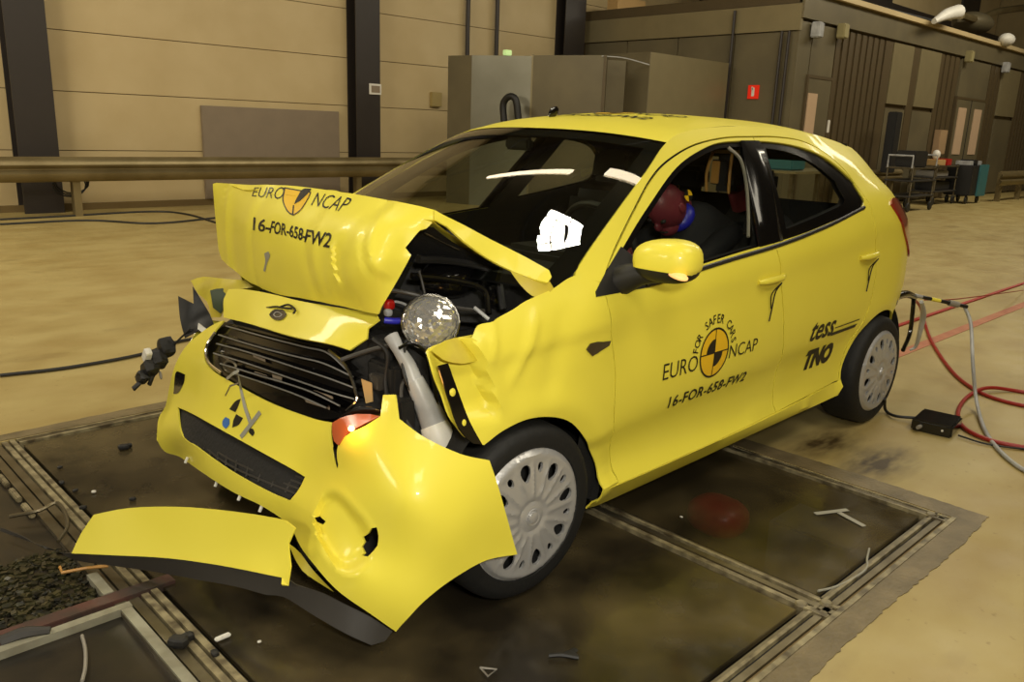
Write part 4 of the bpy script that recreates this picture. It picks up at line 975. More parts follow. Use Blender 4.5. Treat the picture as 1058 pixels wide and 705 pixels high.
v = np.array([(1.93, .585), (2.19, .589), (2.20, .594), (1.93, .590)]); decal('printed_line', v, [(0, 1, 2), (0, 2, 3)], ds, M['ink'], RD, (0, -1, 0))
letters('printed_word', 'TNO', 1.725, .410, .275, .100, ds, M['ink'], RD, (0, -1, 0), bold=.075, shear=.2)
roof_ = bpy.data.objects['roof']
def dr(u, v, o=.003):   # roof print: u towards the car's left, v towards the rear
    y = .0-u; s = y/.55; t = (v-.8)/1.86; p = roofp(s, t); return (p[0], p[1], p[2]+o)
letters('printed_word', 'EURO', -.36, 1.22, .24, .12, dr, M['ink'], roof_, (0, 0, 1))
letters('printed_word', 'NCAP', .12, 1.22, .24, .12, dr, M['ink'], roof_, (0, 0, 1))
letters('printed_number', '16-FOR-658-FW2', -.33, 1.06, .66, .08, dr, M['ink'], roof_, (0, 0, 1), bold=.02)
target(dr, (0, 1.28), .10, roof_, (0, 0, 1))
# ------------------------------------------------------------------ crushed front of the car
# folded bonnet: front half hanging down from the ridge
bon_out = [(-0.245,0.74,1.165), (-0.238,0.72,1.17), (-0.248,0.42,1.184), (-0.248,0.12,1.202), (-0.247,-0.16,1.204), (-0.243,-0.38,1.201), (-0.198,-0.585,1.184), (-0.178,-0.6,1.171), (-0.206,-0.6,1.159), (-0.229,-0.59,1.134),
  (-0.249,-0.585,1.129), (-0.289,-0.57,1.081), (-0.28,-0.585,1.061), (-0.298,-0.565,1.01), (-0.337,-0.52,0.906), (-0.336,-0.505,0.883), (-0.345,-0.309,0.875), (-0.345,-0.08,0.86), (-0.335,0.112,0.843), (-0.3,0.386,0.844), (-0.244,0.7,0.872), (-0.245,0.72,0.905), (-0.246,0.73,1.023)]
bon_in = [(-0.375,-0.083,1.045), (-0.33,0.299,1.047), (-0.385,-0.378,1.047), (-0.375,-0.557,1.048), (-0.325,0.063,1.136), (-0.33,-0.268,1.146), (-0.32,-0.526,1.143), (-0.37,-0.186,0.936), (-0.335,0.262,0.949), (-0.375,-0.46,0.951)]
def bon_warp(x, y, z):
    t = 1.17-z
    h = -.012*math.exp(-((y-.22-.15*t)/.022)**2)*(.4+2*t) + .012*math.exp(-((y-.30-.1*t)/.05)**2)
    h += .010*math.exp(-((y+.22+.10*t)/.018)**2) - .012*math.exp(-((y+.17+.12*t)/.03)**2)*min(1, t*6)
    h += .009*math.exp(-((y+.36-.25*t)/.016)**2)*smooth(.02, .1, t) - .010*math.exp(-((y+.42-.2*t)/.03)**2)
    h += .014*math.exp(-((y-.62+.05*t)/.05)**2) - .012*math.exp(-((y-.50)/.05)**2)*smooth(0, .1, t)
    tent = lambda d, w_: max(0, 1-abs(d)/w_)
    h += .013*tent(y+.34+.30*(t-.15), .016)*smooth(.06, .14, t) - .010*tent(y+.375+.30*(t-.15), .03)*smooth(.06, .14, t)
    h += .011*tent(y+.20+.22*(t-.1), .014)*smooth(.02, .06, t)*(1-smooth(.14, .2, t)) - .012*tent(y-.63+.06*t, .012) + .008*tent(y-.585, .02)
    h -= .012*tent(y+.47+.5*(t-.05), .02)*(1-smooth(.1, .2, t)) - .010*tent(y+.50+.5*(t-.05), .02)*(1-smooth(.1, .2, t))
    h += .009*tent(y-.20-.15*t, .012)*smooth(.0, .05, t)
    h += .003*math.sin(y*31+z*9)+.002*math.sin(z*40+y*15)
    return h
bonnet = sheet('bonnet_front_half', bon_out, M['yellow'], car, inner=bon_in, grid=.011, thick=.006, warp=bon_warp, step=.02)
# rear half: from the ridge back down to the windscreen
rear_l = [(-.215, -.60, 1.155), (-.02, -.62, 1.10), (.08, -.63, 1.05), (.14, -.60, 1.02)]
rows = []
for k in range(9):
    u = k/8; row = []
    for j in range(25):
        s = -1+2*j/24; y = .055+s*(.665-.045*u)
        ridge_x = -.225-.06*(1-s*s); ridge_z = 1.165+.012*(1-s*s)
        x = ridge_x+(.10-.22*(1-s*s)-ridge_x)*u
        z = ridge_z+(1.005-ridge_z)*u-.01*math.sin(math.pi*u)+.004*math.sin(y*25+u*5)
        row.append((x, y, z-.004))
    rows.append(row)
strip('bonnet_rear_half', rows, M['yellow'], car)
strip('bonnet_inner_frame', [[(x+.012, .05+(y-.05)*.985, z-.022) for x, y, z in r] for r in rows], M['liner'], car)
# torn bonnet edge: narrow strip from the ridge to the foot of the windscreen pillar
so = [(-0.21,-0.6,1.186), (-0.186,-0.61,1.172), (-0.123,-0.63,1.141), (-0.056,-0.665,1.102), (0.032,-0.715,1.053), (0.095,-0.765,1.011), (0.087,-0.785,0.994), (0.066,-0.79,0.98), (0.046,-0.77,0.985), (-0.019,-0.725,1.013), (-0.08,-0.685,1.05), (-0.143,-0.65,1.1), (-0.18,-0.62,1.14), (-0.218,-0.61,1.16)]
sheet('bonnet_edge_strip', so, M['yellow'], car, grid=.015, thick=.008, warp=lambda x, y, z: .004*math.sin(x*28))
so2 = [(-0.022,-0.72,1.013), (0.021,-0.75,0.993), (0.054,-0.77,0.978), (0.08,-0.785,0.981), (0.093,-0.79,0.96), (0.049,-0.79,0.93), (0.024,-0.77,0.941), (0.004,-0.74,0.97)]
sheet('bonnet_hinge_flange', so2, M['yellow_matte'], car, grid=.02, thick=.004)
# bonnet print
def on_sheet(o, lift=.004):
    """drop a point from the front onto a finished panel"""
    from mathutils.bvhtree import BVHTree
    bm = bmesh.new(); bm.from_mesh(o.data); off = Vector(car.location)
    for v_ in bm.verts: v_.co += off
    t = BVHTree.FromBMesh(bm); bm.free()
    def f(y, z, extra=0, dirn=(1, 0, 0)):
        h = t.ray_cast(Vector((-2.0, y, z)), Vector(dirn))
        if h[0] is None:
            h = t.find_nearest(Vector((-.35, y, z)))
        return tuple(h[0]-Vector((lift+extra, 0, -.001)))
    return f
def on_view(o, lift=.004):
    from mathutils.bvhtree import BVHTree
    bm = bmesh.new(); bm.from_mesh(o.data); off = Vector(car.location)
    for v_ in bm.verts: v_.co += off
    t = BVHTree.FromBMesh(bm); bm.free()
    def f(p, extra=0):
        d = (Vector(p)-VIEW).normalized(); h = t.ray_cast(VIEW, d)
        q = h[0] if h[0] is not None else t.find_nearest(Vector(p))[0]
        return q-d*(lift+extra)
    return f
def quadmap(tl, tr, bl, br, f):
    """lettering stretched between four corners of the crumpled sheet"""
    a, b_, c, d = [np.array(t) for t in (tl, tr, bl, br)]
    return lambda u, v, o=0: f(tuple((c*(1-u)+d*u)*(1-v)+(a*(1-u)+b_*u)*v), o)
fb = on_view(bonnet)
def quad_letters(body_, q, m=None, bold=.0, parent=None, name='printed_word', f=None, shear=0, spacing=1.0):
    v, fc = text_mesh(body_, 1, bold=bold, shear=shear, spacing=spacing); v[:, 0] /= v[:, 0].max(); v[:, 1] /= v[:, 1].max()
    return decal(name, v, fc, quadmap(*q, f or fb), m or M['ink'], parent or bonnet, (-.7, -.7, .2), maxlen=.12)
quad_letters('16-', ((-0.35,0.206,1.094), (-0.35,0.078,1.094), (-0.35,0.217,1.047), (-0.35,0.101,1.05)), bold=.02, name='printed_number')
quad_letters('FOR', ((-0.35,0.078,1.094), (-0.35,-0.017,1.094), (-0.35,0.101,1.05), (-0.35,-0.014,1.054)), bold=.02, name='printed_number')
quad_letters('-658-', ((-0.35,-0.017,1.094), (-0.35,-0.142,1.09), (-0.35,-0.014,1.054), (-0.35,-0.128,1.049)), bold=.02, name='printed_number')
quad_letters('FW2', ((-0.35,-0.142,1.09), (-0.35,-0.293,1.094), (-0.35,-0.123,1.048), (-0.35,-0.269,1.046)), bold=.02, name='printed_number')
quad_letters('EURO', ((-0.27,0.347,1.181), (-0.27,0.12,1.199), (-0.3,0.313,1.153), (-0.3,0.101,1.16)), bold=-.005)
quad_letters('NCAP', ((-0.28,-0.094,1.197), (-0.28,-0.297,1.196), (-0.31,-0.101,1.159), (-0.3,-0.269,1.153)), bold=-.005)
lg = [(-0.28,0.115,1.197), (-0.28,-0.058,1.197), (-0.29,-0.056,1.176), (-0.31,-0.041,1.138), (-0.33,-0.026,1.119), (-0.32,0.029,1.126), (-0.3,0.094,1.157)]
def poly_decal(pts, m, f, name, parent, extra=0, hole=None, grid=.012):
    P3 = [Vector(p) for p in pts]
    c = sum(P3, Vector())/len(P3); n = (VIEW-c).normalized(); u = Vector((0, 0, 1)).cross(n).normalized(); w_ = n.cross(u)
    ol = cr([((p-c).dot(u), (p-c).dot(w_)) for p in P3], step=.006, corner=58); hs = []
    if hole: hs = [[(a*hole, b_*hole) for a, b_ in ol]]
    v, fc = tri2d(ol, hs, grid)
    vs = [Vector(f(c+u*a+w_*b_, extra)) for a, b_ in v]
    acc = Vector((0, 0, 0))
    for t in fc: acc += (vs[t[1]]-vs[t[0]]).cross(vs[t[2]]-vs[t[0]])
    if acc.dot(n) < 0: fc = [t[::-1] for t in fc]
    return mk(name, vs, fc, m, parent)
poly_decal(lg, M['amberink'], fb, 'printed_mark', bonnet)
poly_decal(lg, M['ink'], fb, 'printed_ring', bonnet, .001, hole=.9)
poly_decal([(-0.28,-0.059,1.207), (-0.28,-0.004,1.201), (-0.29,0.017,1.173), (-0.3,0.019,1.151), (-0.3,-0.025,1.168), (-0.29,-0.051,1.191)], M['ink'], fb, 'printed_sector', bonnet, .002)
poly_decal([(-0.3,0.028,1.147), (-0.3,0.019,1.148), (-0.33,-0.026,1.122), (-0.33,-0.017,1.121)], M['ink'], fb, 'printed_line', bonnet, .002)
poly_decal([(-0.34,0.16,0.973), (-0.34,0.132,0.984), (-0.34,0.12,0.972), (-0.35,0.123,0.946), (-0.36,0.12,0.918), (-0.36,0.133,0.919), (-0.35,0.136,0.951)], M['tape'], fb, 'scrape_mark', bonnet)

# nose panel above the grille
nose_out = [(-0.345,0.437,0.805), (-0.37,0.427,0.773), (-0.4,0.37,0.718), (-0.43,0.101,0.75), (-0.435,-0.166,0.765), (-0.4,-0.334,0.77), (-0.375,-0.411,0.762), (-0.34,-0.45,0.8), (-0.33,-0.441,0.829), (-0.3,-0.458,0.855), (-0.29,-0.429,0.866), (-0.32,-0.269,0.859), (-0.345,-0.079,0.85), (-0.35,0.098,0.844), (-0.345,0.313,0.825)]
nose = sheet('nose_panel', nose_out, M['yellow'], car, inner=[(-0.385,-0.003,0.796), (-0.375,-0.245,0.809), (-0.385,0.214,0.791)], grid=.02, thick=.006)
fn_ = on_view(nose, .003)
poly_decal([(-0.385,0.056,0.785), (-0.385,0.035,0.802), (-0.385,-0.004,0.815), (-0.385,-0.043,0.817), (-0.385,-0.061,0.807), (-0.385,-0.041,0.79), (-0.385,-0.002,0.776), (-0.385,0.037,0.776)], M['gloss'], fn_, 'nose_badge', nose, .006)
poly_decal([(-0.385,0.03,0.79), (-0.385,0.016,0.801), (-0.385,-0.01,0.807), (-0.385,-0.035,0.802), (-0.385,-0.015,0.789), (-0.385,0.017,0.784)], M['grey'], fn_, 'badge_ring', nose, .008, hole=.72, grid=.006)
B().tube([(-0.37,0.18,0.795), (-0.378,0.102,0.799), (-0.378,0.028,0.816), (-0.378,-0.024,0.822), (-0.378,-0.081,0.829)], .0035, n=6).tube([(-0.378,-0.011,0.823), (-0.37,-0.048,0.835), (-0.378,-0.105,0.83), (-0.385,-0.105,0.818)], .0035, n=6).build('split_paint_crack', M['ink'], nose)

# bumper cover with lower air intake, corner panel bulged outwards on the left
bo = [(-0.4,0.371,0.707), (-0.397,0.453,0.677), (-0.408,0.56,0.62), (-0.434,0.64,0.557), (-0.456,0.69,0.483), (-0.472,0.72,0.4), (-0.494,0.73,0.301), (-0.518,0.745,0.253), (-0.538,0.73,0.168), (-0.529,0.68,0.133), (-0.498,0.6,0.13), (-0.602,0.189,0.239), (-0.607,-0.078,0.256), (-0.599,-0.257,0.27), (-0.558,-0.34,0.234),
      (-0.584,-0.42,0.245), (-0.605,-0.5,0.232), (-0.615,-0.585,0.22), (-0.613,-0.7,0.191), (-0.569,-0.79,0.145), (-0.516,-0.835,0.089), (-0.499,-0.86,0.13), (-0.454,-0.885,0.184), (-0.37,-0.905,0.228), (-0.275,-0.92,0.249), (-0.154,-0.925,0.229), (-0.207,-0.92,0.389), (-0.249,-0.9,0.536),
      (-0.323,-0.86,0.562), (-0.39,-0.79,0.605), (-0.422,-0.72,0.644), (-0.417,-0.7,0.707), (-0.437,-0.67,0.703), (-0.454,-0.68,0.648), (-0.478,-0.645,0.616), (-0.514,-0.6,0.58), (-0.524,-0.575,0.538), (-0.516,-0.56,0.467), (-0.506,-0.52,0.498), (-0.489,-0.48,0.535), (-0.46,-0.444,0.562), (-0.482,-0.362,0.559), (-0.503,-0.166,0.556), (-0.506,0.022,0.557), (-0.5,0.22,0.557), (-0.483,0.35,0.563), (-0.455,0.433,0.586), (-0.428,0.421,0.644)]
bi = [(-0.527,-0.006,0.491), (-0.514,-0.238,0.506), (-0.5,-0.384,0.484), (-0.525,0.213,0.484), (-0.475,0.486,0.477), (-0.493,-0.85,0.466), (-0.353,-0.92,0.392), (-0.555,-0.6,0.393), (-0.584,-0.76,0.265), (-0.508,-0.72,0.535)]
intake = [(-0.496,0.6,0.333), (-0.547,0.325,0.39), (-0.557,0.017,0.408), (-0.543,-0.3,0.406), (-0.528,-0.399,0.395), (-0.549,-0.4,0.363), (-0.574,-0.386,0.326), (-0.59,-0.304,0.326), (-0.604,-0.08,0.323), (-0.602,0.176,0.322), (-0.584,0.365,0.31)]
fogh = [(-0.524,-0.76,0.372), (-0.533,-0.75,0.368), (-0.536,-0.74,0.348), (-0.545,-0.73,0.332), (-0.542,-0.735,0.319), (-0.548,-0.73,0.305), (-0.545,-0.735,0.292), (-0.551,-0.73,0.283), (-0.543,-0.745,0.286), (-0.534,-0.76,0.307), (-0.529,-0.77,0.323), (-0.525,-0.77,0.351)]
fogs = [(-0.593,-0.56,0.343), (-0.584,-0.575,0.348), (-0.575,-0.59,0.336), (-0.581,-0.585,0.325), (-0.59,-0.57,0.331)]
def pocket(x, y, z):
    # recess of the lamp pocket in the corner panel
    c = Vector((-0.538,-0.63,0.331)); d = Vector((x, y, z))-c
    u = d.x*.62+d.y*-.78; v_ = d.z
    a = u*.90+v_*-.43; b_ = u*.43+v_*.90
    r = (abs(a/.102)**2.3+abs(b_/.080)**2.3)**(1/2.3)
    h = -.042*(1-smooth(.74, 1.0, r))+.004*math.exp(-((r-1.08)/.08)**2)
    h += .0015*math.sin(x*30+z*22)
    return h
bumper = sheet('bumper_cover', bo, M['yellow'], car, inner=bi, holes=[intake, fogh, fogs], grid=.011, thick=.006, warp=pocket, step=.012, lam=.004)
fbp = on_view(bumper, .003)
# right hand end of the bumper, wrapping round the corner
sheet('bumper_corner', [(-0.538,0.73,0.168), (-0.518,0.745,0.253), (-0.492,0.735,0.299), (-0.47,0.725,0.398), (-0.452,0.7,0.48), (-.30, .78, .62), (-.10, .83, .56), (-.12, .82, .35), (-.30, .79, .20), (-.45, .74, .14)], M['yellow'], car, grid=.04, thick=.004, view=(-.35, 1, .1))
flp = poly_decal([(-0.466,0.68,0.444), (-0.458,0.67,0.453), (-0.445,0.64,0.446), (-0.451,0.64,0.416), (-0.468,0.66,0.37), (-0.479,0.68,0.363)], M['gloss'], fbp, 'fog_lamp_blank', bumper, .003)
# lower intake mesh
ib = sheet('intake_mesh', intake, M['liner'], bumper, grid=.03, thick=.003, shift=-.045)
for k in range(5):
    a = np.array(intake[10])*(1-(k+.5)/5)+np.array(intake[0])*(k+.5)/5; c = np.array(intake[6])*(1-(k+.5)/5)+np.array(intake[4])*(k+.5)/5
    m1 = (a+c)/2+np.array((-.045, 0, 0)); B().tube([a+np.array((.03, 0, 0)), m1+np.array((.03, 0, 0)), c+np.array((.03, 0, 0))], .004, n=6).build('intake_bar', M['dkgrey'], ib)
for k in range(1, 12):
    t = k/12; a = np.array(intake[0])*(1-t)+np.array(intake[4])*t; c = np.array(intake[10])*(1-t)+np.array(intake[6])*t
    bow = np.array((-.05*math.sin(math.pi*t)+.035, 0, 0)); B().tube([a+bow, c+bow], .0035, n=6).build('intake_bar', M['dkgrey'], ib)
for a in ((-0.578,0.36,0.213), (-0.604,0.058,0.235), (-0.606,-0.115,0.249), (-0.599,-0.243,0.255)):
    q = Vector(a); B().tube([q+Vector((.01, 0, .01)), q+Vector((0, 0, -.010))], .005, n=8).build('clip', M['white'], bumper)

# grille
go = [(-0.402,0.368,0.705), (-0.411,0.024,0.736), (-0.402,-0.19,0.746), (-0.385,-0.315,0.758), (-0.376,-0.391,0.745), (-0.385,-0.45,0.695), (-0.4,-0.502,0.643), (-0.427,-0.492,0.604), (-0.453,-0.455,0.573), (-0.482,-0.362,0.559), (-0.503,-0.166,0.556), (-0.506,0.022,0.557), (-0.5,0.22,0.557), (-0.483,0.35,0.563), (-0.455,0.433,0.586), (-0.428,0.421,0.644)]
gr = sheet('grille', go, M['gloss'], car, grid=.03, thick=.004, shift=-.055)
slats = [[(-0.418,0.327,0.69), (-0.422,0.012,0.713), (-0.411,-0.205,0.726), (-0.398,-0.313,0.729), (-0.394,-0.422,0.696)], [(-0.435,0.356,0.654), (-0.442,0.037,0.678), (-0.429,-0.187,0.693), (-0.414,-0.316,0.699), (-0.394,-0.448,0.684)], [(-0.455,0.331,0.63), (-0.458,0.069,0.654), (-0.445,-0.219,0.666), (-0.424,-0.374,0.665), (-0.403,-0.476,0.657)],
         [(-0.473,0.32,0.6), (-0.477,0.034,0.625), (-0.462,-0.246,0.635), (-0.44,-0.398,0.633), (-0.416,-0.485,0.63)], [(-0.489,0.234,0.584), (-0.486,-0.016,0.605), (-0.466,-0.293,0.62), (-0.442,-0.449,0.605)], [(-0.497,0.115,0.579), (-0.491,-0.116,0.595), (-0.479,-0.275,0.599), (-0.46,-0.403,0.59)]]
for s_ in slats:
    pts = cr(s_, closed=False, step=.05); rows = []
    for p in pts:
        p = Vector(p); rows.append([tuple(p+Vector((.045, 0, -.012))), tuple(p+Vector((.012, 0, .000))), tuple(p+Vector((.008, 0, .007))), tuple(p+Vector((.045, 0, .004)))])
    strip('grille_slat', rows, M['gloss'], gr)
    B().tube([Vector(p)+Vector((.006, 0, .006)) for p in s_], .0026, n=6).build('slat_edge', M['slat'], gr)
B().tube([(-0.389,-0.32,0.744), (-0.387,-0.391,0.723), (-0.391,-0.439,0.694), (-0.4,-0.477,0.657), (-0.409,-0.495,0.634), (-0.432,-0.479,0.602)], .005, n=8).build('grille_frame', M['chrome'], gr)
B().tube([(-0.422,0.393,0.663), (-0.445,0.411,0.619), (-0.464,0.388,0.591), (-0.486,0.311,0.572), (-0.499,0.192,0.568)], .006, n=8).build('grille_frame', M['chrome'], gr)
for q in ([(-0.485,0.019,0.61), (-0.482,-0.061,0.615), (-0.488,-0.065,0.604), (-0.489,0.004,0.601)], [(-0.477,-0.085,0.624), (-0.474,-0.142,0.627), (-0.48,-0.147,0.614), (-0.482,-0.1,0.612)], [(-0.465,-0.28,0.625), (-0.447,-0.394,0.624), (-0.45,-0.404,0.612), (-0.464,-0.329,0.613)], [(-0.479,-0.286,0.596), (-0.459,-0.397,0.597), (-0.463,-0.402,0.587), (-0.481,-0.3,0.588)], [(-0.473,0.289,0.61), (-0.478,0.217,0.613), (-0.483,0.206,0.603), (-0.479,0.269,0.602)], [(-0.46,0.079,0.652), (-0.458,-0.005,0.653), (-0.463,-0.015,0.647), (-0.463,0.065,0.645)]):
    sheet('exposed_plate', [tuple(Vector(p)+Vector((.02, 0, 0))) for p in q], M['board'], gr, grid=.03, thick=.003)
# towing eye and tape
B().tube([(-0.479,0.21,0.594), (-0.473,0.19,0.608), (-0.467,0.16,0.607), (-0.466,0.15,0.589), (-0.471,0.17,0.571), (-0.478,0.2,0.572), (-0.482,0.21,0.588)], .005, n=8).build('towing_eye', M['steel'], gr, True)
tp = lambda *a: [tuple(fbp(p, .004)) for p in a]
ribbon('tape_strip', [(-0.56,-0.062,0.64)]+tp((-0.56,-0.077,0.592), (-0.57,-0.118,0.548), (-0.58,-0.173,0.508)), .012, M['tape'], bumper, nrm=(-1, -.4, .4))
ribbon('tape_strip', tp((-0.58,-0.102,0.443), (-0.58,-0.172,0.505), (-0.56,-0.199,0.549)), .015, M['tape'], bumper, nrm=(-1, -.4, .4))
ribbon('tape_strip', [(-0.56,0.023,0.6), (-0.57,-0.049,0.638), (-0.56,-0.07,0.651)], .010, M['tape'], bumper, nrm=(-1, -.4, .4))
ribbon('tape_strip', [(-0.57,0.015,0.548), (-0.59,-0.067,0.605), (-0.57,-0.086,0.616)], .006, M['steel'], bumper, nrm=(-1, -.4, .4))
poly_decal([(-0.55,-0.052,0.552), (-0.55,-0.01,0.531), (-0.55,0.036,0.492), (-0.55,-0.006,0.493), (-0.55,-0.029,0.519)], M['ink'], fbp, 'target_sector', bumper)
poly_decal([(-0.55,-0.012,0.488), (-0.55,-0.059,0.488), (-0.55,-0.029,0.457), (-0.55,0.021,0.432), (-0.55,0.012,0.458)], M['ink'], fbp, 'target_sector', bumper)
poly_decal([(-0.55,-0.103,0.465), (-0.55,-0.123,0.471), (-0.55,-0.135,0.461), (-0.55,-0.12,0.444), (-0.55,-0.095,0.45)], M['ink'], fbp, 'target_sector', bumper)
poly_decal([(-0.55,0.092,0.435), (-0.55,0.068,0.456), (-0.55,0.039,0.457), (-0.55,0.042,0.436), (-0.55,0.073,0.413), (-0.55,0.094,0.418)], M['blueink'], fbp, 'badge', bumper)

# torn-off lower strip of the bumper, hanging from its left end
sp = [(-1.013,0.222,0.055), (-0.979,0.221,0.115), (-0.942,0.202,0.175), (-0.867,0.095,0.215), (-0.782,-0.087,0.26), (-0.701,-0.29,0.295), (-0.644,-0.488,0.325), (-0.637,-0.529,0.315), (-0.655,-0.52,0.27), (-0.673,-0.561,0.225), (-0.696,-0.584,0.185), (-0.706,-0.569,0.185), (-0.692,-0.546,0.19), (-0.757,-0.316,0.15), (-0.837,-0.108,0.115), (-0.933,0.079,0.08)]
spl = sheet('lower_bumper_strip', sp, M['yellow'], car, grid=.03, thick=.005, step=.03)
lp = [(-1.125,0.612,0.03), (-1.089,0.499,0.03), (-1.06,0.339,0.04), (-1.01,0.231,0.05), (-0.928,0.094,0.075), (-0.831,-0.094,0.11), (-0.751,-0.303,0.145), (-0.686,-0.533,0.185), (-0.674,-0.586,0.18), (-0.631,-0.665,0.17), (-0.6,-0.712,0.15), (-0.555,-0.769,0.12), (-0.523,-0.831,0.09), (-0.538,-0.817,0.06), (-0.568,-0.796,0.05), (-0.615,-0.743,0.08), (-0.658,-0.653,0.11), (-0.69,-0.548,0.13), (-0.712,-0.495,0.12), (-0.746,-0.362,0.1), (-0.794,-0.205,0.07), (-0.852,-0.029,0.04), (-0.928,0.105,0.03), (-1.002,0.238,0.02), (-1.027,0.342,0.02), (-1.079,0.472,0.02), (-1.129,0.603,0.02)]
sheet('black_lip', lp, M['dkgrey'], spl, grid=.03, thick=.004, shift=-.004)
# behind the lip: torn bracket
sheet('torn_bracket', [(-0.644,-0.5,0.258), (-0.619,-0.52,0.227), (-0.601,-0.56,0.183), (-0.598,-0.66,0.16), (-0.607,-0.6,0.164), (-0.626,-0.54,0.184), (-0.633,-0.5,0.224)], M['yellow_matte'], bumper, grid=.03, thick=.003, shift=-.04)
# liner behind the corner panel
sheet('inner_liner', [(-0.56,-0.36,0.226), (-0.458,-0.62,0.249), (-0.418,-0.66,0.432), (-0.238,-0.74,0.499), (-0.14,-0.78,0.456), (-0.169,-0.8,0.223), (-0.371,-0.78,0.163), (-0.491,-0.76,0.08), (-0.557,-0.62,0.132), (-0.581,-0.45,0.175)], M['liner'], car, grid=.05, thick=.003, shift=-.07)

# engine bay ---------------------------------------------------------------
box('engine_block', -.22, .16, -.42, .50, .35, .78, M['liner'], car, bev=.02)
box('firewall', .12, .20, -.70, .70, .30, .96, M['liner'], car)
sheet('front_carrier', [(-0.33,-0.441,0.811), (-0.295,-0.537,0.811), (-0.265,-0.636,0.77), (-0.303,-0.731,0.571), (-0.329,-0.722,0.517), (-0.382,-0.609,0.583), (-0.426,-0.509,0.594), (-0.397,-0.386,0.706)], M['liner'], car, grid=.04, thick=.01, shift=-.06)
sheet('right_carrier', [(-.30, .25, .78), (-.28, .62, .72), (-.20, .70, .55), (-.25, .68, .30), (-.40, .30, .28), (-.35, -.3, .28), (-.35, -.3, .6)], M['liner'], car, grid=.08, thick=.01)
# air box, cowl and struts seen through the gap beside the bonnet
sheet('cowl_panel', [(-0.099,-0.42,1.097), (-0.008,-0.45,1.101), (0.139,-0.52,1), (0.242,-0.6,0.907), (0.153,-0.64,0.829), (-0.011,-0.6,0.828), (-0.159,-0.5,0.844), (-0.245,-0.42,0.87)], M['liner'], car, grid=.04, thick=.01, shift=-.10)
B().ball((0.038,-0.4,0.944), .16, .09, .06, Matrix.Rotation(.5, 3, 'Z'), power=.7).build('air_box', M['gloss'], car, True)
B().ball((0.186,-0.5,0.88), .10, .06, .055, power=.8).build('strut_cap', M['gloss'], car, True)
for i, (pts, r, m_) in enumerate([
    ([(-0.19,-0.5,1.031), (-0.048,-0.5,1.013), (0.08,-0.54,0.971), (0.07,-0.6,0.863)], .013, 'black'),
    ([(-0.215,-0.5,0.984), (-0.072,-0.53,0.959), (0.004,-0.58,0.929), (-0.01,-0.62,0.862)], .010, 'gloss'),
    ([(-0.178,-0.52,1.112), (-0.127,-0.53,1.088), (-0.072,-0.55,1.06)], .006, 'steel'),
    ([(-0.285,-0.5,0.948), (-0.235,-0.55,0.936), (-0.129,-0.6,0.894), (-0.03,-0.62,0.874)], .007, 'dkgrey'),
    ([(-0.202,-0.52,1), (-0.195,-0.53,0.957), (-0.203,-0.56,0.905)], .004, 'dkgrey'),
    ([(-0.07,-0.62,0.891), (-0.046,-0.66,0.859)], .006, 'offwhite'),
    ([(-0.334,-0.6,0.802), (-0.305,-0.62,0.816), (-0.268,-0.64,0.786), (-0.255,-0.66,0.701), (-0.255,-0.68,0.619)], .005, 'gloss'),
    ([(-0.307,-0.6,0.821), (-0.32,-0.6,0.757), (-0.321,-0.62,0.704), (-0.291,-0.64,0.63), (-0.295,-0.66,0.548)], .005, 'black'),
    ([(-0.289,-0.6,0.722), (-0.324,-0.6,0.685), (-0.336,-0.63,0.608), (-0.316,-0.66,0.553)], .006, 'dkgrey'),
    ([(-0.354,-0.5,0.813), (-0.338,-0.55,0.777), (-0.345,-0.55,0.691), (-0.368,-0.6,0.621)], .006, 'black'),
    ([(-0.411,-0.42,0.74), (-0.371,-0.45,0.758), (-0.337,-0.5,0.781), (-0.305,-0.56,0.8)], .007, 'dkgrey'),
    ([(-0.273,-0.42,0.889), (-0.231,-0.45,0.898), (-0.214,-0.5,0.887)], .004, 'offwhite')]):
    B().tube(pts, r, n=8).build('hose', M[m_], car, True)
B().tube([(-0.291,-0.47,0.853), (-0.267,-0.49,0.851), (-0.247,-0.52,0.857)], .010, n=10).build('blue_hose', M['blue'], car, True)
B().ball((-0.252,-0.44,0.89), .016, .014, .016, power=.6).build('red_cap', M['red'], car, True)
B().ball((-0.263,-0.45,0.869), .012, .012, .012, power=.7).build('white_clip', M['offwhite'], car, True)
B().tube([(-0.325,-0.55,0.827), (-0.319,-0.58,0.79), (-0.3,-0.6,0.745), (-0.294,-0.62,0.699)], [.022, .018, .022, .026], n=14).build('filler_neck', M['offwhite'], car, True)
wb = B().tube([(-0.294,-0.62,0.708), (-0.281,-0.64,0.658), (-0.26,-0.66,0.594), (-0.25,-0.68,0.528)], [.026, .032, .040, .044], n=16).build('washer_bottle', M['offwhite'], car, True)
B().tube([(-0.257,-0.665,0.573), (-0.254,-0.68,0.544), (-0.251,-0.69,0.51)], [.043, .048, .046], n=16, sm=2).build('bottle_wrap', M['white'], wb, True)
for (px_, x0, x1, y0, y1, z0, z1, m_) in ((0, -.34, -.24, -.58, -.45, .60, .74, 'black'), (0, -.32, -.24, -.52, -.42, .74, .80, 'liner'), (0, -.36, -.30, -.64, -.58, .52, .66, 'black')):
    box('module_box', x0, x1, y0, y1, z0, z1, M[m_], car, bev=.008)
box('relay_box', -.365, -.335, -.545, -.495, .665, .71, M['dkgrey'], car, bev=.003)
sheet('lit_bracket', [(-0.388,-0.49,0.694), (-0.372,-0.52,0.686), (-0.376,-0.53,0.633), (-0.386,-0.51,0.624)], M['cardboard'], car, grid=.03, thick=.004)
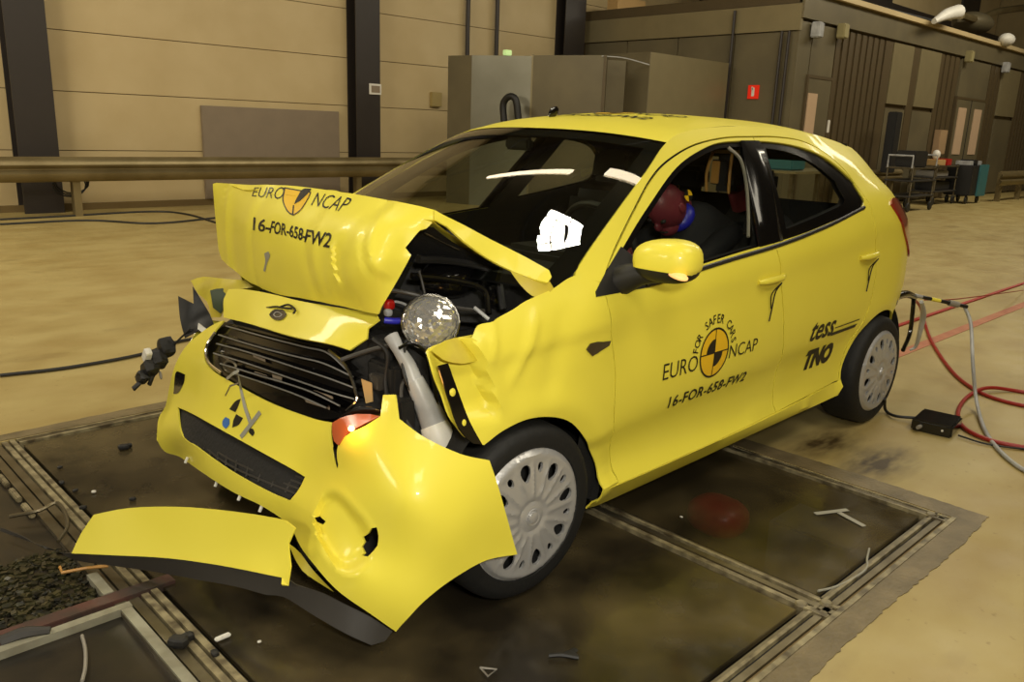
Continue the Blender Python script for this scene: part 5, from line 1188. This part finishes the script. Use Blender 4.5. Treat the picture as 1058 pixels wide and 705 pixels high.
# smashed headlamp: faceted reflector bowl pushed forward
hc = Vector((-0.22,-0.6,0.862)); vd = (VIEW-hc).normalized()
bm = bmesh.new(); bmesh.ops.create_icosphere(bm, subdivisions=4, radius=1)
q_ = vd.to_track_quat('Z', 'Y').to_matrix()
bmesh.ops.delete(bm, geom=[v for v in bm.verts if v.co.z < -.2], context='VERTS')
for v in bm.verts:
    k = 1+random.uniform(-.06, .06)*(1 if v.co.z > .15 else .2)
    v.co = hc + q_ @ Vector((v.co.x*.079*(k if v.co.z > .3 else 1), v.co.y*.077, v.co.z*.040*k))
b_ = B(); b_.bm.free(); b_.bm = bm
hl = b_.build('headlamp_reflector', M['reflector'], car)
b2 = B(); b2.tube([hc+q_@Vector((.083*math.cos(t), .081*math.sin(t), -.004)) for t in [i*2*math.pi/24 for i in range(25)]], .0035, n=8, sm=1).build('lamp_rim', M['chrome'], hl, True)
# indicator lamp, lit
il = sheet('indicator_lens', [(-0.494,-0.5,0.586), (-0.478,-0.52,0.603), (-0.452,-0.56,0.62), (-0.434,-0.6,0.627), (-0.426,-0.635,0.629), (-0.466,-0.6,0.6), (-0.501,-0.575,0.572), (-0.514,-0.56,0.542), (-0.508,-0.53,0.543), (-0.501,-0.51,0.561)], M['amber'], car, grid=.015, thick=.004, shift=.004)
B().ball((-0.495,-0.6,0.598), .009, .009, .008).build('bulb', M['bulb'], il, True)
sheet('lamp_housing', [(-0.424,-0.59,0.616), (-0.403,-0.64,0.614), (-0.394,-0.65,0.624), (-0.415,-0.62,0.64), (-0.439,-0.56,0.64), (-0.472,-0.5,0.599), (-0.479,-0.49,0.577)], M['gloss'], car, grid=.03, thick=.006, shift=-.004)
sheet('lamp_housing', [(-0.508,-0.525,0.524), (-0.508,-0.56,0.512), (-0.513,-0.575,0.459), (-0.519,-0.56,0.479)], M['gloss'], car, grid=.03, thick=.004, shift=.004)
lb = bpy.data.lights.new('indicator_glow', 'POINT'); lb.energy = .35; lb.color = (1, .45, .1); lb.shadow_soft_size = .02
lo_ = bpy.data.objects.new('indicator_glow', lb); COL.objects.link(lo_); lo_.location = Vector((-0.501,-0.6,0.605))-vd*0+Vector((-.02, -.02, .012)); 
# remains of the right front corner
sheet('torn_inner_wing', [(-0.357,0.74,0.792), (-0.323,0.7,0.81), (-0.282,0.6,0.813), (-0.244,0.5,0.818), (-0.234,0.46,0.797), (-0.291,0.52,0.782), (-0.312,0.55,0.711), (-0.316,0.58,0.668), (-0.336,0.62,0.663), (-0.331,0.66,0.717), (-0.346,0.7,0.743)], M['yellow_matte'], car, grid=.02, thick=.003, warp=lambda x, y, z: .008*math.sin(y*50+z*30))
sheet('torn_lamp_shell', [(-0.395,0.78,0.727), (-0.351,0.74,0.698), (-0.342,0.76,0.764), (-0.327,0.73,0.72), (-0.313,0.68,0.66), (-0.314,0.64,0.617), (-0.368,0.66,0.609), (-0.403,0.72,0.567), (-0.401,0.76,0.637)], M['black'], car, grid=.02, thick=.004, warp=lambda x, y, z: .010*math.sin(y*60), shift=-.01, corner=20)
sheet('green_board', [(-0.334,0.62,0.77), (-0.301,0.58,0.781), (-0.299,0.54,0.742), (-0.319,0.57,0.685), (-0.335,0.6,0.705)], M['greenboard'], car, grid=.02, thick=.003, shift=.01)
sheet('lamp_shard', [(-0.371,0.66,0.637), (-0.347,0.62,0.61), (-0.36,0.62,0.593), (-0.376,0.66,0.614)], M['white'], car, grid=.02, thick=.006, shift=.02)
# fog lamp housing hanging from its cable at the right corner
fh = B()
Rz = Matrix.Rotation(-.6, 3, 'X')
fh.ball((-0.447,0.8,0.521), .030, .034, .038, Rz, seg=12, power=.5);
for (px3, a, b_, c) in (((-0.484,0.8,0.475), .03, .040, .034), ((-0.517,0.8,0.445), .028, .046, .030), ((-0.549,0.8,0.415), .020, .034, .022)):
    fh.ball(px3, a, b_, c, Rz, seg=12, power=.45)
fh.tube([(-0.554,0.8,0.399), (-0.589,0.8,0.374)], .009, n=6, sm=1); fh.tube([(-0.508,0.8,0.415), (-0.526,0.8,0.378)], .007, n=6, sm=1)
for v in fh.bm.verts: v.co += Vector((random.uniform(-.003, .003), random.uniform(-.003, .003), random.uniform(-.003, .003)))
fo = fh.build('lamp_motor', M['black'], car)
B().ball((-0.528,0.79,0.504), .014, .030, .018, Matrix.Rotation(-.9, 3, 'X'), seg=8, power=.35).build('broken_lens', M['white'], fo)
B().ball((-0.489,0.77,0.419), .006, .008, .018, Matrix.Rotation(-.3, 3, 'X'), seg=8).build('clip', M['grey'], fo, True)
B().tube([(-0.423,0.78,0.533), (-0.402,0.75,0.568), (-0.386,0.7,0.608)], .004, n=6).build('lamp_cable', M['black'], car)

# interior -----------------------------------------------------------------
box('headliner', .95, 2.55, -.50, .50, 1.385, 1.40, M['interior'], car)
dash = B(); dash.box(.22, .70, -.70, .70, .82, .95, bev=.04); dash.build('dashboard', M['interior'], car, True)
B().box(.50, .72, -.60, -.14, .93, .99, bev=.02).build('instrument_hood', M['black'], car, True)
B().tube([(.80+.05*math.sin(a)*0-.07*math.sin(a), -.37+.18*math.cos(a), .98+.17*math.sin(a)) for a in [i*math.pi/12 for i in range(25)]], .014, n=8, sm=1).build('steering_wheel', M['black'], car, True)
for sy, bx_ in ((-.37, -.18), (.37, 0)):
    st = B(); st.box(1.15+bx_, 1.65+bx_, sy-.24, sy+.24, .45, .60, bev=.05); st.build('seat_cushion', M['interior'], car, True)
    st = B(); st.box(1.60+bx_, 1.74+bx_, sy-.24, sy+.24, .55, 1.06 if bx_ else 1.12, Matrix.Rotation(.22, 3, 'Y'), bev=.05); st.build('seat_back', M['interior'], car, True)
    if bx_: continue
    st = B(); st.box(1.72, 1.80, sy-.13, sy+.13, 1.16, 1.33, Matrix.Rotation(.15, 3, 'Y'), bev=.03); st.build('head_restraint', M['interior'], car, True)
B().box(2.05, 2.5, -.60, .60, .45, .62, bev=.04).build('rear_seat', M['interior'], car, True)
B().box(2.42, 2.55, -.60, .60, .58, 1.10, Matrix.Rotation(.2, 3, 'Y'), bev=.04).build('rear_seat_back', M['interior'], car, True)
B().box(2.5, 2.62, -.12, .12, 1.12, 1.24, bev=.03).box(2.5, 2.62, .32, .56, 1.12, 1.24, bev=.03).build('rear_head_restraint', M['interior'], car, True)
B().tube([(1.308,-0.58,1.373), (1.362,-0.61,1.325), (1.324,-0.67,1.233), (1.259,-0.73,1.127), (1.209,-0.77,1.039)], .007, n=8).build('window_seal', M['grey'], car, True)
B().box(.30, .34, .0, .14, 1.27, 1.32, bev=.01).build('rear_view_mirror', M['black'], bpy.data.objects['windscreen'])
bpy.data.objects['rear_view_mirror'].location = Vector((.45, 0, .06))

# crash test dummies ---------------------------------------------------------
def skin_body(name, joints, bones, m, parent, loc):
    me = bpy.data.meshes.new(name); me.from_pydata([j[0] for j in joints], bones, []); me.update()
    o = link(name, me, m, parent, False)
    mod = o.modifiers.new('skin', 'SKIN'); ss_ = o.modifiers.new('smooth', 'SUBSURF'); ss_.levels = ss_.render_levels = 1
    for i, j in enumerate(joints):
        me.skin_vertices[0].data[i].radius = (j[1], j[2] if len(j) > 2 else j[1])
    me.skin_vertices[0].data[0].use_root = True
    mod.use_smooth_shade = True
    return o
def dummy(label, hip, chest, neck, sy, hands, knees, feet, skin, headc, headrot, cat='crash dummy'):
    d = empty('crash_test_dummy', (hip[0], hip[1], hip[2]-.08), label, cat)
    h, c, n = Vector(hip), Vector(chest), Vector(neck); J = [(tuple(h), .13, .15), (tuple((h+c)/2), .12, .14), (tuple(c), .12, .16), (tuple(n), .06)]; Bn = [(0, 1), (1, 2), (2, 3)]
    for s, hd, kn, ft in ((-1, hands[0], knees[0], feet[0]), (1, hands[1], knees[1], feet[1])):
        i = len(J); sh = c+Vector((.02, s*sy, .05)); el = (sh+Vector(hd))/2+Vector((0, s*.03, -.09))
        J += [(tuple(sh), .06), (tuple(el), .045), (tuple(hd), .028)]; Bn += [(2, i), (i, i+1), (i+1, i+2)]
        i = len(J); hp = h+Vector((-.04, s*.1, 0)); J += [(tuple(hp), .09), (tuple(kn), .06), (tuple(ft), .045), (tuple(Vector(ft)+Vector((-.14, 0, -.03))), .03)]; Bn += [(0, i), (i, i+1), (i+1, i+2), (i+2, i+3)]
    skin_body('torso', J, Bn, M['suit'], d, None)
    B().tube([neck, Vector(neck)*.5+Vector(headc)*.5, headc], [.055, .05, .045], n=12).build('neck', skin, d, True)
    for hd in hands:                          # gloved vinyl hands with fingers
        H = Vector(hd); hb = B(); hb.ball(H+Vector((-.03, 0, 0)), .045, .035, .018, seg=12)
        for k in range(4): hb.tube([H+Vector((-.06, -.026+.017*k, 0)), H+Vector((-.10-.008*(k in (1, 2)), -.028+.018*k, -.005)), H+Vector((-.115-.008*(k in (1, 2)), -.028+.018*k, -.028))], [.009, .008, .007], n=6, sm=2)
        hb.tube([H+Vector((-.02, .03, 0)), H+Vector((-.05, .055, -.012)), H+Vector((-.075, .055, -.028))], [.011, .009, .008], n=6, sm=2)
        hb.build('hand', skin, d, True)
    return d
d1 = dummy('crash test dummy in the driver seat, slumped forward, maroon head with round target sticker', (1.36, -.37, .66), (1.42, -.40, .98), (1.30, -.38, 1.13), .17, ((.95, -.50, .98), (.98, -.22, .98)), ((.88, -.47, .68), (.88, -.27, .68)), ((.62, -.47, .34), (.62, -.27, .34)), M['maroon'], (1.13, -.40, 1.115), 0)
hd_ = B(); R1 = Matrix.Rotation(-.95, 3, 'Y'); hc1 = Vector((1.143,-0.42,1.13))
hd_.ball(hc1, .088, .074, .112, R1, seg=26); hd_.ball(hc1+R1@Vector((-.05, 0, -.07)), .045, .045, .045, R1, seg=14)
hd_.ball(hc1+R1@Vector((-.092, 0, -.015)), .018, .013, .024, R1, seg=10)
for s in (-1, 1): hd_.ball(hc1+R1@Vector((.005, s*.074, -.01)), .018, .007, .028, R1, seg=10)
head1 = hd_.build('head', M['maroon'], d1, True)
for s in (-1, 1): B().ball(hc1+R1@Vector((-.078, s*.032, .012)), .012, .013, .009, R1, seg=10).build('eye', M['black'], head1, True)
B().ball(hc1+R1@Vector((-.086, 0, -.058)), .010, .025, .006, R1, seg=10).build('mouth', M['black'], head1, True)
B().ball(hc1+R1@Vector((.02, 0, -.115)), .070, .066, .040, R1, seg=16).build('chin_collar', M['blue'], d1, True)
tc_ = hc1+Vector((.035, -.070, .045)); nrm_ = Vector((-.1, -.97, .25)).normalized(); qn = nrm_.to_track_quat('Z', 'Y').to_matrix()
for k in range(4):
    v, f = disc((0, 0), .024, 90*k, 90*k+90, r0=.0001, n=8)
    mk('target_sticker', [tc_+nrm_*.012+qn@Vector((a, b_, 0)) for a, b_ in v], f, M['ink'] if k % 2 else M['amberink'], head1)
d2 = dummy('crash test dummy with an open tan instrument head, sitting upright behind the driver', (2.05, -.36, .66), (1.98, -.36, .95), (1.86, -.35, 1.10), .15, ((1.85, -.47, .75), (1.86, -.15, .75)), ((1.83, -.42, .68), (1.83, -.22, .68)), ((1.80, -.42, .36), (1.80, -.22, .36)), M['maroon'], (1.80, -.34, 1.18), 0)
hc2 = Vector((1.731,-0.33,1.254))
hb2 = B(); hb2.box(hc2.x-.07, hc2.x+.07, hc2.y-.06, hc2.y+.06, hc2.z-.085, hc2.z+.085, bev=.03); head2 = hb2.build('head', M['suit'], d2, True)
for s in (-1, 1):
    B().tube([hc2+Vector((-.072, s*.058, -.09)), hc2+Vector((-.080, s*.06, 0)), hc2+Vector((-.06, s*.05, .09))], .007, n=8).build('head_frame', M['tan'], head2, True)
B().box(hc2.x-.078, hc2.x-.068, hc2.y+.0, hc2.y+.04, hc2.z-.05, hc2.z+.05, bev=.003).build('face_panel', M['tan'], head2)
B().box(hc2.x-.06, hc2.x+.05, hc2.y-.05, hc2.y+.05, hc2.z+.085, hc2.z+.10, bev=.004).build('crown_plate', M['cardboard'], head2)
